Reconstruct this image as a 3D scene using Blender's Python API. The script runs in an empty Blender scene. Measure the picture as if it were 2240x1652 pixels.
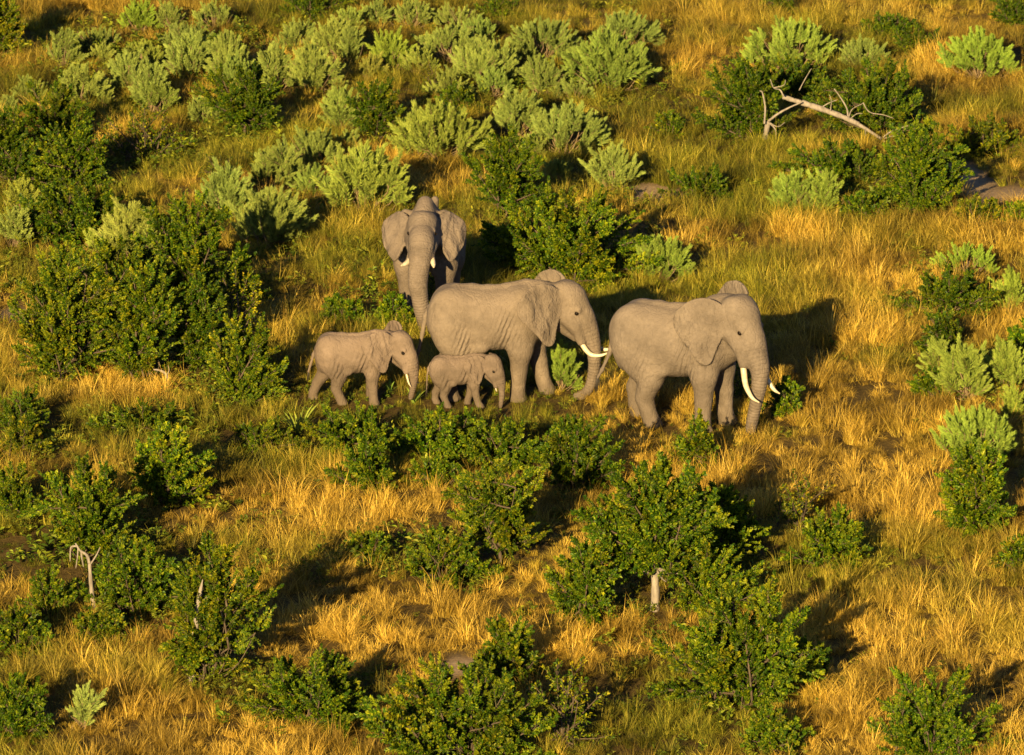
import bpy, math, random
import numpy as np
from mathutils import Vector, Matrix, Euler

random.seed(7)
RNG = np.random.default_rng(11)
scene = bpy.context.scene
COL = scene.collection
R = math.radians

# ------------------------------------------------------------------ camera, sky, sun, exposure
PITCH = R(14.0); DIST = 140.0
FW, FH = 2239.0, 1651.0                     # working size the photograph was measured in
HALF_W = (FW / 105.0) / 2 / DIST            # tan of half the horizontal field of view
cam_d = bpy.data.cameras.new('camera'); cam = bpy.data.objects.new('camera', cam_d); COL.objects.link(cam)
cam.location = (0, -DIST * math.cos(PITCH), DIST * math.sin(PITCH))
cam.rotation_euler = (math.pi / 2 - PITCH, 0, 0)
cam_d.sensor_width = 36.0
cam_d.lens = 18.0 / HALF_W
cam_d.clip_start = 1.0; cam_d.clip_end = 6000.0
scene.camera = cam
cam_d.dof.use_dof = True; cam_d.dof.focus_distance = 128.0; cam_d.dof.aperture_fstop = 4.5

SUN_AZ, SUN_EL = R(14.0), R(14.7)
world = bpy.data.worlds.new("World"); scene.world = world; world.use_nodes = True
wn = world.node_tree.nodes; wl = world.node_tree.links
bg = wn.get('Background') or wn.new('ShaderNodeBackground')
sky = wn.new('ShaderNodeTexSky'); sky.sky_type = 'NISHITA'; sky.sun_disc = False
sky.altitude = 1000.0; sky.air_density = 0.5; sky.dust_density = 0.4
sky.sun_elevation = SUN_EL; sky.sun_rotation = math.pi + SUN_AZ
wl.new(sky.outputs[0], bg.inputs[0]); bg.inputs[1].default_value = 0.05
sun_d = bpy.data.lights.new('sun', 'SUN'); sun = bpy.data.objects.new('sun', sun_d); COL.objects.link(sun)
sun_d.energy = 5.0; sun_d.angle = R(0.5); sun_d.color = (1.0, 0.735, 0.345)
sun_dir = Vector((math.sin(SUN_AZ) * math.cos(SUN_EL), math.cos(SUN_AZ) * math.cos(SUN_EL), -math.sin(SUN_EL)))
sun.rotation_euler = sun_dir.to_track_quat('-Z', 'Y').to_euler()
sun.location = (0, 0, 60)
vs = scene.view_settings
scene.display_settings.display_device = 'sRGB'
vs.view_transform = 'Standard'; vs.look = 'None'; vs.gamma = 1.0; vs.use_curve_mapping = False
vs.exposure = 1.3
scene.cycles.max_bounces = 5; scene.cycles.diffuse_bounces = 2
scene.cycles.transparent_max_bounces = 4
scene.cycles.sample_clamp_indirect = 4.0

# ------------------------------------------------------------------ helpers
def tag(o, label=None, cat=None, group=None, kind=None):
    if label: o['label'] = label
    if cat: o['category'] = cat
    if group: o['group'] = group
    if kind: o['kind'] = kind
    return o

def empty(name, loc=(0, 0, 0), rz=0.0):
    o = bpy.data.objects.new(name, None); COL.objects.link(o)
    o.empty_display_size = 0.2
    o.location = loc; o.rotation_euler = (0, 0, rz)
    return o

def link(name, me, parent=None):
    o = bpy.data.objects.new(name, me); COL.objects.link(o)
    if parent is not None: o.parent = parent
    return o

def mesh_np(name, verts, faces_flat, loop_totals, mats=(), mat_idx=None, smooth=True, attrs=None):
    """mesh from numpy: verts (n,3), faces_flat (loops,), loop_totals (faces,)"""
    me = bpy.data.meshes.new(name)
    nv, nl, nf = len(verts), len(faces_flat), len(loop_totals)
    me.vertices.add(nv); me.loops.add(nl); me.polygons.add(nf)
    me.vertices.foreach_set('co', np.ascontiguousarray(verts, dtype=np.float32).ravel())
    me.loops.foreach_set('vertex_index', np.ascontiguousarray(faces_flat, dtype=np.int32))
    starts = np.concatenate([[0], np.cumsum(loop_totals)[:-1]]).astype(np.int32)
    me.polygons.foreach_set('loop_start', starts)
    if mat_idx is not None:
        me.polygons.foreach_set('material_index', np.ascontiguousarray(mat_idx, dtype=np.int32))
    me.polygons.foreach_set('use_smooth', np.full(nf, smooth, dtype=bool))
    for m in mats: me.materials.append(m)
    if attrs:
        for k, v in attrs.items():
            v = np.asarray(v, dtype=np.float32)
            if v.ndim == 1:
                a = me.attributes.new(k, 'FLOAT', 'POINT'); a.data.foreach_set('value', v)
            else:
                a = me.attributes.new(k, 'FLOAT_VECTOR', 'POINT'); a.data.foreach_set('vector', v.ravel())
    me.update(calc_edges=True); me.validate()
    return me

class Geo:
    """collects vertices and faces (numpy) with per-vertex attribute 'tip' and a material slot"""
    def __init__(s): s.v = []; s.f = []; s.t = []; s.a = []; s.m = []; s.n = 0
    def add(s, v, f, tot, att, mi=0):
        s.v.append(v); s.f.append(f + s.n); s.t.append(tot); s.a.append(att); s.m.append(np.full(len(tot), mi)); s.n += len(v)
    def mesh(s, name, mats, smooth=True):
        return mesh_np(name, np.concatenate(s.v), np.concatenate(s.f), np.concatenate(s.t), mats,
                       np.concatenate(s.m), smooth, {'tip': np.concatenate(s.a)})

def norm(a): return a / np.maximum(np.linalg.norm(a, axis=-1, keepdims=True), 1e-9)

def tube(pts, rad, sides=6, cap=True):
    """swept tube with a smooth parallel frame -> verts, faces, totals"""
    P = np.asarray(pts, float); n = len(P); r = np.asarray(rad, float)
    T = norm(np.gradient(P, axis=0))
    up = np.array([0.31, 0.17, 0.93]); u = np.cross(T[0], up)
    if np.linalg.norm(u) < 1e-3: u = np.cross(T[0], [1, 0, 0])
    u = u / np.linalg.norm(u); U = [u]
    for i in range(1, n):
        u = U[-1] - T[i] * np.dot(U[-1], T[i]); U.append(u / max(np.linalg.norm(u), 1e-9))
    U = np.array(U); W = np.cross(T, U)
    ang = np.linspace(0, 2 * math.pi, sides, endpoint=False)
    ring = (U[:, None, :] * np.cos(ang)[None, :, None] + W[:, None, :] * np.sin(ang)[None, :, None]) * r[:, None, None] + P[:, None, :]
    V = ring.reshape(-1, 3)
    i, j = np.meshgrid(np.arange(n - 1), np.arange(sides), indexing='ij')
    j2 = (j + 1) % sides
    F = np.stack([i * sides + j, i * sides + j2, (i + 1) * sides + j2, (i + 1) * sides + j], -1).reshape(-1)
    tot = [4] * ((n - 1) * sides)
    if cap:
        F = np.concatenate([F, np.arange(sides)[::-1], np.arange(sides) + (n - 1) * sides]); tot = tot + [sides, sides]
    return V, F, np.array(tot)

def spline(pts, m=6):
    """Catmull-Rom through the rows of pts"""
    P = np.asarray(pts, float); n = len(P)
    Q = np.vstack([2 * P[0] - P[1], P, 2 * P[-1] - P[-2]])
    out = []
    for i in range(n - 1):
        p0, p1, p2, p3 = Q[i], Q[i + 1], Q[i + 2], Q[i + 3]
        for t in np.linspace(0, 1, m, endpoint=False):
            out.append(0.5 * (2 * p1 + (p2 - p0) * t + (2 * p0 - 5 * p1 + 4 * p2 - p3) * t * t + (3 * p1 - p0 - 3 * p2 + p3) * t ** 3))
    out.append(P[-1])
    return np.array(out)

_T = np.random.default_rng(3).random((256, 256))
def vnoise(x, y, s=1.0, off=0):
    """smooth value noise 0..1"""
    x = np.asarray(x) * s + 17.3 * off; y = np.asarray(y) * s + 9.1 * off
    xi = np.floor(x).astype(int); yi = np.floor(y).astype(int); fx = x - xi; fy = y - yi
    fx = fx * fx * (3 - 2 * fx); fy = fy * fy * (3 - 2 * fy)
    g = lambda a, b: _T[a % 256, b % 256]
    return (g(xi, yi) * (1 - fx) + g(xi + 1, yi) * fx) * (1 - fy) + (g(xi, yi + 1) * (1 - fx) + g(xi + 1, yi + 1) * fx) * fy

def height(x, y):
    return 0.22 * (vnoise(x, y, 0.13, 1) - 0.5) + 0.10 * (vnoise(x, y, 0.45, 2) - 0.5)

CP, SP = math.cos(PITCH), math.sin(PITCH)
def ground_at(px, py):
    """ground point seen at a measured place of the photograph, and the scale there in measured units per metre"""
    dx = (px - FW / 2) / (FW / 2) * HALF_W
    dz = -(py - FH / 2) / (FW / 2) * HALF_W
    d = np.array([dx, CP + dz * SP, -SP + dz * CP])
    c = np.array(cam.location); z = 0.0
    for _ in range(4):
        t = (z - c[2]) / d[2]; p = c + d * t; z = float(height(p[0], p[1]))
    return Vector((p[0], p[1], z)), (FW / 2) / HALF_W / t

# ------------------------------------------------------------------ materials
def mat(name):
    m = bpy.data.materials.new(name); m.use_nodes = True
    n = m.node_tree.nodes; n.clear()
    out = n.new('ShaderNodeOutputMaterial')
    return m, n, m.node_tree.links, out

def ramp(n, stops, interp='LINEAR'):
    r = n.new('ShaderNodeValToRGB'); r.color_ramp.interpolation = interp
    e = r.color_ramp.elements
    while len(e) < len(stops): e.new(0.5)
    for el, (p, c) in zip(e, stops): el.position = p; el.color = (*c, 1)
    return r

def mixc(n, l, a, b, fac, mode='MIX'):
    m = n.new('ShaderNodeMix'); m.data_type = 'RGBA'; m.blend_type = mode
    for sock, v in ((m.inputs[0], fac), (m.inputs[6], a), (m.inputs[7], b)):
        if hasattr(v, 'is_output'): l.new(v, sock)
        elif isinstance(v, (int, float)): sock.default_value = v
        else: sock.default_value = (*v, 1)
    return m.outputs[2]

def math_n(n, l, op, a, b=None, c=None):
    m = n.new('ShaderNodeMath'); m.operation = op
    for i, v in enumerate((a, b, c)):
        if v is None: continue
        if hasattr(v, 'is_output'): l.new(v, m.inputs[i])
        else: m.inputs[i].default_value = v
    return m.outputs[0]

def attr(n, name, kind='GEOMETRY'):
    a = n.new('ShaderNodeAttribute'); a.attribute_name = name; a.attribute_type = kind
    return a

def noise(n, l, vec, scale, detail=4, rough=0.6, dist=0.0):
    t = n.new('ShaderNodeTexNoise'); t.inputs['Scale'].default_value = scale
    t.inputs['Detail'].default_value = detail; t.inputs['Roughness'].default_value = rough
    t.inputs['Distortion'].default_value = dist
    if vec is not None: l.new(vec, t.inputs['Vector'])
    return t

def leaf_shader(n, l, out, col, rough=0.5, trans=0.28, spec=0.35):
    b = n.new('ShaderNodeBsdfPrincipled'); l.new(col, b.inputs['Base Color'])
    b.inputs['Roughness'].default_value = rough; b.inputs['Specular IOR Level'].default_value = spec
    t = n.new('ShaderNodeBsdfTranslucent'); l.new(col, t.inputs['Color'])
    m = n.new('ShaderNodeMixShader'); m.inputs[0].default_value = trans
    l.new(b.outputs[0], m.inputs[1]); l.new(t.outputs[0], m.inputs[2]); l.new(m.outputs[0], out.inputs[0])

def make_leaf(name, dark, mid, young, tint=True, **kw):
    m, n, l, out = mat(name)
    g = n.new('ShaderNodeNewGeometry')
    c = ramp(n, [(0.0, dark), (0.55, mid), (1.0, tuple(0.5 * (a + b) for a, b in zip(mid, young)))])
    l.new(g.outputs['Random Per Island'], c.inputs[0])
    tip = attr(n, 'tip')
    w = math_n(n, l, 'MULTIPLY', math_n(n, l, 'POWER', tip.outputs['Fac'], 3.0), 0.62)
    col = mixc(n, l, c.outputs[0], young, w)
    if tint:
        oi = n.new('ShaderNodeObjectInfo')
        col = mixc(n, l, col, oi.outputs['Color'], 1.0, 'MULTIPLY')
    leaf_shader(n, l, out, col, **kw)
    return m

M = {}
M['leaf'] = make_leaf('leaf', (0.014, 0.036, 0.002), (0.047, 0.104, 0.004), (0.36, 0.37, 0.012), rough=0.5, trans=0.2, spec=0.18)
M['sage'] = make_leaf('sage_leaf', (0.120, 0.175, 0.038), (0.225, 0.295, 0.062), (0.36, 0.41, 0.085), rough=0.75, trans=0.18, spec=0.15)
M['herb'] = None

def make_bark(name, a, b, scale=14.0):
    m, n, l, out = mat(name)
    tc = n.new('ShaderNodeTexCoord')
    mp = n.new('ShaderNodeMapping'); mp.inputs['Scale'].default_value = (1, 1, 0.25); l.new(tc.outputs['Object'], mp.inputs[0])
    t = noise(n, l, mp.outputs[0], scale, 6, 0.7)
    c = ramp(n, [(0.3, a), (0.7, b)]); l.new(t.outputs['Fac'], c.inputs[0])
    p = n.new('ShaderNodeBsdfPrincipled'); l.new(c.outputs[0], p.inputs['Base Color']); p.inputs['Roughness'].default_value = 0.9
    p.inputs['Specular IOR Level'].default_value = 0.1
    bp = n.new('ShaderNodeBump'); bp.inputs['Strength'].default_value = 0.6; bp.inputs['Distance'].default_value = 0.03
    l.new(t.outputs['Fac'], bp.inputs['Height']); l.new(bp.outputs[0], p.inputs['Normal'])
    l.new(p.outputs[0], out.inputs[0])
    return m
M['bark'] = make_bark('bark', (0.045, 0.034, 0.024), (0.15, 0.115, 0.08))
M['pale'] = make_bark('weathered_wood', (0.13, 0.112, 0.095), (0.34, 0.295, 0.245))
M['stem'] = make_bark('woody_stem', (0.13, 0.09, 0.05), (0.30, 0.22, 0.13))

def make_grass(name, golds, greens):
    m, n, l, out = mat(name)
    tint = attr(n, 'tint', 'INSTANCER'); br = attr(n, 'br'); bt = attr(n, 'tip'); val = attr(n, 'val', 'INSTANCER')
    cg = ramp(n, [(0.0, golds[0]), (0.5, golds[1]), (1.0, golds[2])]); l.new(br.outputs['Fac'], cg.inputs[0])
    cn = ramp(n, [(0.0, greens[0]), (0.6, greens[1]), (1.0, greens[2])]); l.new(br.outputs['Fac'], cn.inputs[0])
    col = mixc(n, l, cg.outputs[0], cn.outputs[0], tint.outputs['Fac'])
    tipc = mixc(n, l, col, (1.25, 1.15, 1.0), math_n(n, l, 'MULTIPLY', bt.outputs['Fac'], 0.6), 'MULTIPLY')
    v = n.new('ShaderNodeHueSaturation'); l.new(tipc, v.inputs['Color']); l.new(val.outputs['Fac'], v.inputs['Value'])
    leaf_shader(n, l, out, v.outputs[0], rough=0.6, trans=0.16, spec=0.2)
    return m
M['grass'] = make_grass('dry_grass', [(0.17, 0.108, 0.014), (0.44, 0.290, 0.036), (0.70, 0.50, 0.105)],
                        [(0.070, 0.082, 0.007), (0.175, 0.180, 0.014), (0.38, 0.33, 0.042)])
M['herb'] = make_grass('herb_leaf', [(0.08, 0.088, 0.007), (0.14, 0.15, 0.011), (0.25, 0.23, 0.025)],
                       [(0.022, 0.046, 0.004), (0.062, 0.110, 0.007), (0.20, 0.23, 0.016)])

# ------------------------------------------------------------------ ground
def blob(x, y, cx, cy, rx, ry):
    return np.exp(-(((x - cx) / rx) ** 2 + ((y - cy) / ry) ** 2))

def wpt(px, py):
    g, _ = ground_at(px, py); return g.x, g.y
# bare sandy ground (places where the photograph shows soil): x, y, half width, half height
SAND = [(2205, 432, 70, 26), (2120, 400, 45, 40), (1430, 425, 60, 22), (1010, 1460, 45, 16), (30, 690, 40, 22)]
_sand = []
for x, y, a, b in SAND:
    gx, gy = wpt(x, y); _, sc = ground_at(x, y); _sand.append((gx, gy, a / sc, b / sc / SP))
def sand_at(x, y):
    v = np.zeros(np.shape(x))
    for gx, gy, a, b in _sand:
        v = np.maximum(v, np.clip(1.9 - np.sqrt(((x - gx) / a) ** 2 + ((y - gy) / b) ** 2) - 0.9 * (vnoise(x, y, 1.1, 5) - .2), 0, 1))
    return v
# greener ground: places where herbs grow among the grass
GREEN = [(420, 1180, 300, 80, .5), (640, 1240, 160, 60, .6), (1150, 1140, 200, 60, .5), (1650, 1250, 120, 80, .5), (430, 140, 430, 120, .75), (1080, 150, 360, 130, .5), (560, 480, 250, 120, .5), (170, 640, 250, 150, .6), (60, 1200, 200, 300, .5), (1010, 950, 330, 70, 1.0), (760, 920, 160, 70, .9), (1200, 990, 170, 70, .8), (300, 960, 200, 90, .5), (120, 1150, 200, 150, .6), (500, 870, 130, 80, .6), (1500, 990, 120, 50, .6),
         (250, 1320, 220, 120, .55), (900, 1230, 220, 60, .7), (1450, 1250, 260, 150, .5), (620, 1540, 200, 70, .6), (830, 640, 160, 90, .7), (400, 340, 300, 90, .6), (1260, 520, 220, 90, .6),
         (1700, 880, 110, 50, .6), (820, 700, 100, 40, .8), (140, 420, 200, 110, .7), (2000, 660, 130, 120, .5), (2150, 820, 120, 80, .5), (1840, 440, 180, 60, .5), (1560, 900, 60, 40, .5), (1600, 1600, 130, 60, .4), (1450, 1560, 180, 90, .4)]
_green = []
for x, y, a, b, w in GREEN:
    gx, gy = wpt(x, y); _, sc = ground_at(x, y); _green.append((gx, gy, a / sc, b / sc / SP, w))
def green_at(x, y):
    v = np.zeros(np.shape(x))
    for gx, gy, a, b, w in _green: v = np.maximum(v, w * blob(x, y, gx, gy, a, b))
    return v

GOLD = [(1960, 1450, 330, 200, 1.0), (1950, 1010, 230, 170, 1.0), (1020, 1390, 420, 90, .9), (900, 1110, 330, 60, .9), (700, 1380, 200, 80, .8), (300, 845, 120, 50, 1.2), (420, 1590, 380, 60, .8),
        (860, 1480, 200, 70, .7), (2150, 1300, 120, 120, .8), (1900, 640, 250, 60, .6), (450, 215, 40, 25, 1.2), (1560, 200, 120, 90, .6), (1010, 390, 80, 40, .6), (1650, 1130, 60, 200, .0)]
_gold = []
for x, y, a, b, w in GOLD:
    gx, gy = wpt(x, y); _, sc = ground_at(x, y); _gold.append((gx, gy, a / sc, b / sc / SP, w))
def gold_at(x, y):
    v = np.zeros(np.shape(x))
    for gx, gy, a, b, w in _gold: v = np.maximum(v, w * blob(x, y, gx, gy, a, b))
    return v

NX, NY = 150, 330
gx = np.linspace(-32, 32, NX); gy = np.linspace(-62, 110, NY)
far = 2400.0
gx = np.concatenate([[-far, -500, -120, -60], gx, [60, 120, 500, far]]); gy = np.concatenate([[-400, -200, -100], gy, [150, 260, 600, far]])
G = np.stack(np.meshgrid(gx, gy, indexing='ij'), -1); nX, nY = len(gx), len(gy)
V = np.concatenate([G, height(G[..., 0], G[..., 1])[..., None]], -1).reshape(-1, 3)
i, j = np.meshgrid(np.arange(nX - 1), np.arange(nY - 1), indexing='ij')
F = np.stack([i * nY + j, (i + 1) * nY + j, (i + 1) * nY + j + 1, i * nY + j + 1], -1).ravel()
m, n, l, out = mat('soil'); M['soil'] = m
tc = n.new('ShaderNodeTexCoord')
a1 = noise(n, l, tc.outputs['Object'], 0.7, 6, 0.65); a2 = noise(n, l, tc.outputs['Object'], 9, 6, 0.75)
c0 = ramp(n, [(0.3, (0.085, 0.060, 0.021)), (0.7, (0.185, 0.125, 0.042))]); l.new(a1.outputs['Fac'], c0.inputs[0])
c1 = ramp(n, [(0.3, (0.45, 0.45, 0.45)), (0.7, (1.2, 1.2, 1.2))]); l.new(a2.outputs['Fac'], c1.inputs[0])
col = mixc(n, l, c0.outputs[0], c1.outputs[0], 1.0, 'MULTIPLY')
sd = attr(n, 'sand')
sc_ = ramp(n, [(0.3, (0.34, 0.235, 0.145)), (0.7, (0.50, 0.37, 0.245))]); l.new(a2.outputs['Fac'], sc_.inputs[0])
col = mixc(n, l, col, sc_.outputs[0], sd.outputs['Fac'])
p_ = n.new('ShaderNodeBsdfPrincipled'); l.new(col, p_.inputs['Base Color']); p_.inputs['Roughness'].default_value = 0.95; p_.inputs['Specular IOR Level'].default_value = 0.05
bp = n.new('ShaderNodeBump'); bp.inputs['Distance'].default_value = 0.08; bp.inputs['Strength'].default_value = 0.8; l.new(a2.outputs['Fac'], bp.inputs['Height']); l.new(bp.outputs[0], p_.inputs['Normal'])
l.new(p_.outputs[0], out.inputs[0])
me = mesh_np('ground', V, F, np.full((nX - 1) * (nY - 1), 4), [m], None, True, {'sand': sand_at(V[:, 0], V[:, 1])})
tag(link('ground', me), kind='structure')


# ------------------------------------------------------------------ elephants: a distance field polygonised as one skin
def surface_nets(D, o, h):
    nx, ny, nz = D.shape
    S = D < 0
    c = [(i, j, k) for i in (0, 1) for j in (0, 1) for k in (0, 1)]
    cnt = np.zeros((nx - 1, ny - 1, nz - 1), np.int8)
    for i, j, k in c: cnt += S[i:nx - 1 + i, j:ny - 1 + j, k:nz - 1 + k]
    act = (cnt > 0) & (cnt < 8)
    I, J, K = np.nonzero(act)
    idx = -np.ones(act.shape, np.int64); idx[I, J, K] = np.arange(len(I))
    acc = np.zeros((len(I), 3)); num = np.zeros(len(I))
    for a in range(8):
        for b in range(a + 1, 8):
            ca, cb = c[a], c[b]
            if sum(abs(p - q) for p, q in zip(ca, cb)) != 1: continue
            da = D[I + ca[0], J + ca[1], K + ca[2]]; db = D[I + cb[0], J + cb[1], K + cb[2]]
            m = (da < 0) != (db < 0)
            t = np.where(m, da / np.where(m, da - db, 1), 0)
            p = np.array(ca)[None] + t[:, None] * (np.array(cb) - np.array(ca))[None]
            acc += np.where(m[:, None], p, 0); num += m
    V = (np.stack([I, J, K], 1) + acc / num[:, None]) * h + o
    quads = []
    for ax in range(3):
        sl0 = [slice(1, n - 1) for n in (nx, ny, nz)]; sl0[ax] = slice(0, (nx, ny, nz)[ax] - 1)
        sl1 = list(sl0); sl1[ax] = slice(1, (nx, ny, nz)[ax])
        A = S[tuple(sl0)]; B = S[tuple(sl1)]
        for flip in (False, True):
            m = (A & ~B) if not flip else (~A & B)
            e = np.nonzero(m); e = [e[q] + (0 if q == ax else 1) for q in range(3)]
            u, w = [(1, 2), (2, 0), (0, 1)][ax]
            def cell(du, dw):
                q = [a.copy() for a in e]; q[u] = q[u] + du; q[w] = q[w] + dw
                return idx[q[0], q[1], q[2]]
            Q = [cell(-1, -1), cell(0, -1), cell(0, 0), cell(-1, 0)]
            if flip: Q = Q[::-1]
            quads.append(np.stack(Q, 1))
    return V, np.concatenate(quads)

def smin(a, b, k):
    h = np.clip(0.5 + 0.5 * (b - a) / k, 0, 1)
    return b * (1 - h) + a * h - k * h * (1 - h)

def poly_sdf(u, v, poly):
    d = np.full(u.shape, 1e9); s = np.ones(u.shape)
    n = len(poly); j = n - 1
    for i in range(n):
        vi, vj = poly[i], poly[j]
        ex, ey = vj[0] - vi[0], vj[1] - vi[1]
        wx, wy = u - vi[0], v - vi[1]
        t = np.clip((wx * ex + wy * ey) / (ex * ex + ey * ey + 1e-12), 0, 1)
        d = np.minimum(d, (wx - ex * t) ** 2 + (wy - ey * t) ** 2)
        c1 = v >= vi[1]; c2 = v < vj[1]; c3 = ex * wy > ey * wx
        s = np.where((c1 & c2 & c3) | (~c1 & ~c2 & ~c3), -s, s)
        j = i
    return s * np.sqrt(d)

EAR_COW = [(-.03, -.04), (.10, -.15), (.28, -.20), (.48, -.15), (.66, -.02), (.77, .18), (.75, .40), (.62, .58), (.47, .74), (.33, .93), (.20, 1.0), (.10, .92), (.05, .70), (-.03, .42)]
EAR_COW = [(u * 1.13 if u > 0 else u, v) for u, v in EAR_COW]
EAR_BULL = [(-.03, -.02), (.12, -.22), (.34, -.34), (.58, -.32), (.78, -.16), (.88, .10), (.86, .38), (.72, .68), (.50, .98), (.32, 1.18), (.18, 1.16), (.07, .92), (.02, .62), (-.04, .32)]
EAR_BULL = [(u * 1.04 if u > 0 else u, v) for u, v in EAR_BULL]

class Elephant:
    def __init__(s, p):
        s.p = p; s.h = p.get('h', 0.026)
        lo = np.array([-1.75, -1.25, -0.06]); hi = np.array([2.95, 1.25, 3.05])
        s.o = lo; n = np.ceil((hi - lo) / s.h).astype(int) + 1
        s.ax = [lo[i] + s.h * np.arange(n[i]) for i in range(3)]
        s.D = np.full(tuple(n), 9.0, np.float32)
        piv = np.array(p.get('pivot', (1.15, 0, 2.0)))
        yaw, pit, rol = p.get('head', (0, 0, 0))
        s.Rh = np.array((Matrix.Rotation(R(yaw), 3, 'Z') @ Matrix.Rotation(R(pit), 3, 'Y') @ Matrix.Rotation(R(rol), 3, 'X')))
        s.piv = piv; s.off = np.array(p.get('head_off', (0, 0, .12)))
        s.hs = p.get('head_scale', 1.0); s.ears = []

    def to_head(s, q): return (q - s.off - s.piv) @ s.Rh / s.hs + s.piv          # body -> head frame (rows)
    def from_head(s, q): return ((np.asarray(q, float) - s.piv) * s.hs) @ s.Rh.T + s.piv + s.off

    def box(s, lo, hi):
        sl = []
        for i in range(3):
            a = int(max(0, math.floor((lo[i] - s.o[i]) / s.h))); b = int(min(len(s.ax[i]), math.ceil((hi[i] - s.o[i]) / s.h) + 1))
            if b <= a: return None
            sl.append(slice(a, b))
        return tuple(sl)

    def pts(s, sl):
        g = np.meshgrid(*[s.ax[i][sl[i]] for i in range(3)], indexing='ij')
        return np.stack(g, -1)

    def put(s, sl, d, k):
        s.D[sl] = smin(s.D[sl], d.astype(np.float32), k) if k > 0 else np.minimum(s.D[sl], d)

    def capsule(s, a, b, ra, rb, k=0.1, head=False):
        a = s.from_head(a) if head else np.array(a, float); b = s.from_head(b) if head else np.array(b, float)
        if head: ra *= s.hs; rb *= s.hs
        m = max(ra, rb) + k + 2 * s.h
        sl = s.box(np.minimum(a, b) - m, np.maximum(a, b) + m)
        if sl is None: return
        P = s.pts(sl); ab = b - a
        t = np.clip(((P - a) @ ab) / max(ab @ ab, 1e-9), 0, 1)
        d = np.linalg.norm(P - (a + t[..., None] * ab), axis=-1) - (ra + (rb - ra) * t)
        s.put(sl, d, k)

    def chain(s, pts, k=0.1, head=False):
        for a, b in zip(pts[:-1], pts[1:]): s.capsule(a[:3], b[:3], a[3], b[3], k, head)

    def ellipsoid(s, c, r, k=0.1, head=False, cut=False, rot=None):
        c0 = np.array(c, float); r = np.array(r, float)
        cw = s.from_head(c0) if head else c0
        m = max(r) * s.hs + k + 2 * s.h
        sl = s.box(cw - m, cw + m)
        if sl is None: return
        P = s.pts(sl)
        q = (s.to_head(P.reshape(-1, 3)).reshape(P.shape) if head else P) - c0
        if rot is not None: q = q @ np.array(rot)
        k0 = np.linalg.norm(q / r, axis=-1); k1 = np.linalg.norm(q / (r * r), axis=-1)
        d = k0 * (k0 - 1) / np.maximum(k1, 1e-6) * (s.hs if head else 1)
        if cut: s.D[sl] = -smin(-s.D[sl], d.astype(np.float32), k)
        else: s.put(sl, d, k)

    def torso(s, st):
        st = np.array(st); sl = s.box((-1.7, -1.1, 0.5), (1.75, 1.1, 3.0)); P = s.pts(sl)
        x = P[..., 0]
        # smooth interpolation through the stations
        xs = np.linspace(st[0, 0], st[-1, 0], 160)
        def cub(col):
            y = st[:, col]; mslope = np.gradient(y, st[:, 0])
            i = np.clip(np.searchsorted(st[:, 0], xs) - 1, 0, len(st) - 2)
            h = st[i + 1, 0] - st[i, 0]; t = (xs - st[i, 0]) / h
            return ((2*t**3-3*t**2+1)*y[i] + (t**3-2*t**2+t)*h*mslope[i] + (-2*t**3+3*t**2)*y[i+1] + (t**3-t**2)*h*mslope[i+1])
        top = np.interp(x, xs, cub(1)); bot = np.interp(x, xs, cub(2)); w = np.interp(x, xs, cub(3))
        cz = bot + (top - bot) * 0.47
        up = P[..., 2] > cz
        hh = np.where(up, top - cz, cz - bot)
        zz = (P[..., 2] - cz) / hh
        yy = np.abs(P[..., 1]) / (w * np.maximum(np.where(up, 1 - 0.10 * zz ** 2, 1 - 0.06 * zz ** 2), .4))
        rr = (yy ** 2.15 + np.abs(zz) ** 2.15) ** (1 / 2.15)
        d = (rr - 1) * np.minimum(w, hh) * 0.85
        ext = np.maximum(st[0, 0] - x, x - st[-1, 0])
        d = np.where(ext > 0, np.sqrt(np.maximum(d, 0) ** 2 + ext ** 2), d)
        s.put(sl, d, 0.0)

    def ear(s, side, base, ang, outline, size=1.0, tilt=0.0, lift=0.0, bow=0.15, rip=0.032, th=0.03):
        A = np.array([base[0], side * base[1], base[2] + lift])
        a = R(ang)
        U = np.array([-math.cos(a), side * math.sin(a), 0.0])
        V = np.array([0.10, side * math.sin(R(tilt)), -math.cos(R(tilt))]); V /= np.linalg.norm(V)
        U = U - V * (U @ V); U /= np.linalg.norm(U)
        N = np.cross(U, V) * side; N = N if N[1] * side > 0 or abs(N[1]) < 0.2 else -N
        poly = spline(np.array(outline + [outline[0]]) * size, 4)[:-1]
        c = s.from_head(A + U * 0.4 * size + V * 0.4 * size)
        m = 0.95 * size * s.hs
        sl = s.box(c - m, c + m); P = s.pts(sl)
        q = s.to_head(P.reshape(-1, 3)).reshape(P.shape) - A
        u = q @ U; v = q @ V; n = q @ N
        uu = np.clip(u / size, 0, 1.3); vv = v / size
        g = bow * (1 - np.cos(uu * 2.2)) * 0.45 * size * -1.0 + 0.05 * np.sin(uu * 3.0)
        g = g + rip * np.sin(8.5 * uu + 5.0 * vv + 0.8) * np.clip(uu * 1.6, 0, 1) + rip * 0.8 * np.sin(15 * uu - 6 * vv) * np.clip(vv + .1, 0, 1)
        g = g - 0.22 * size * np.clip(-vv - 0.06, 0, 1) * 1.2
        t = th * (1.25 - 0.55 * uu)
        d = np.maximum(np.abs(n - g) * 0.92 - t, poly_sdf(u, v, poly)) * s.hs
        s.put(sl, d, 0.045)
        s.ears.append((sl, d.astype(np.float32), (uu + 0.35 * vv).astype(np.float32)))

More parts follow.
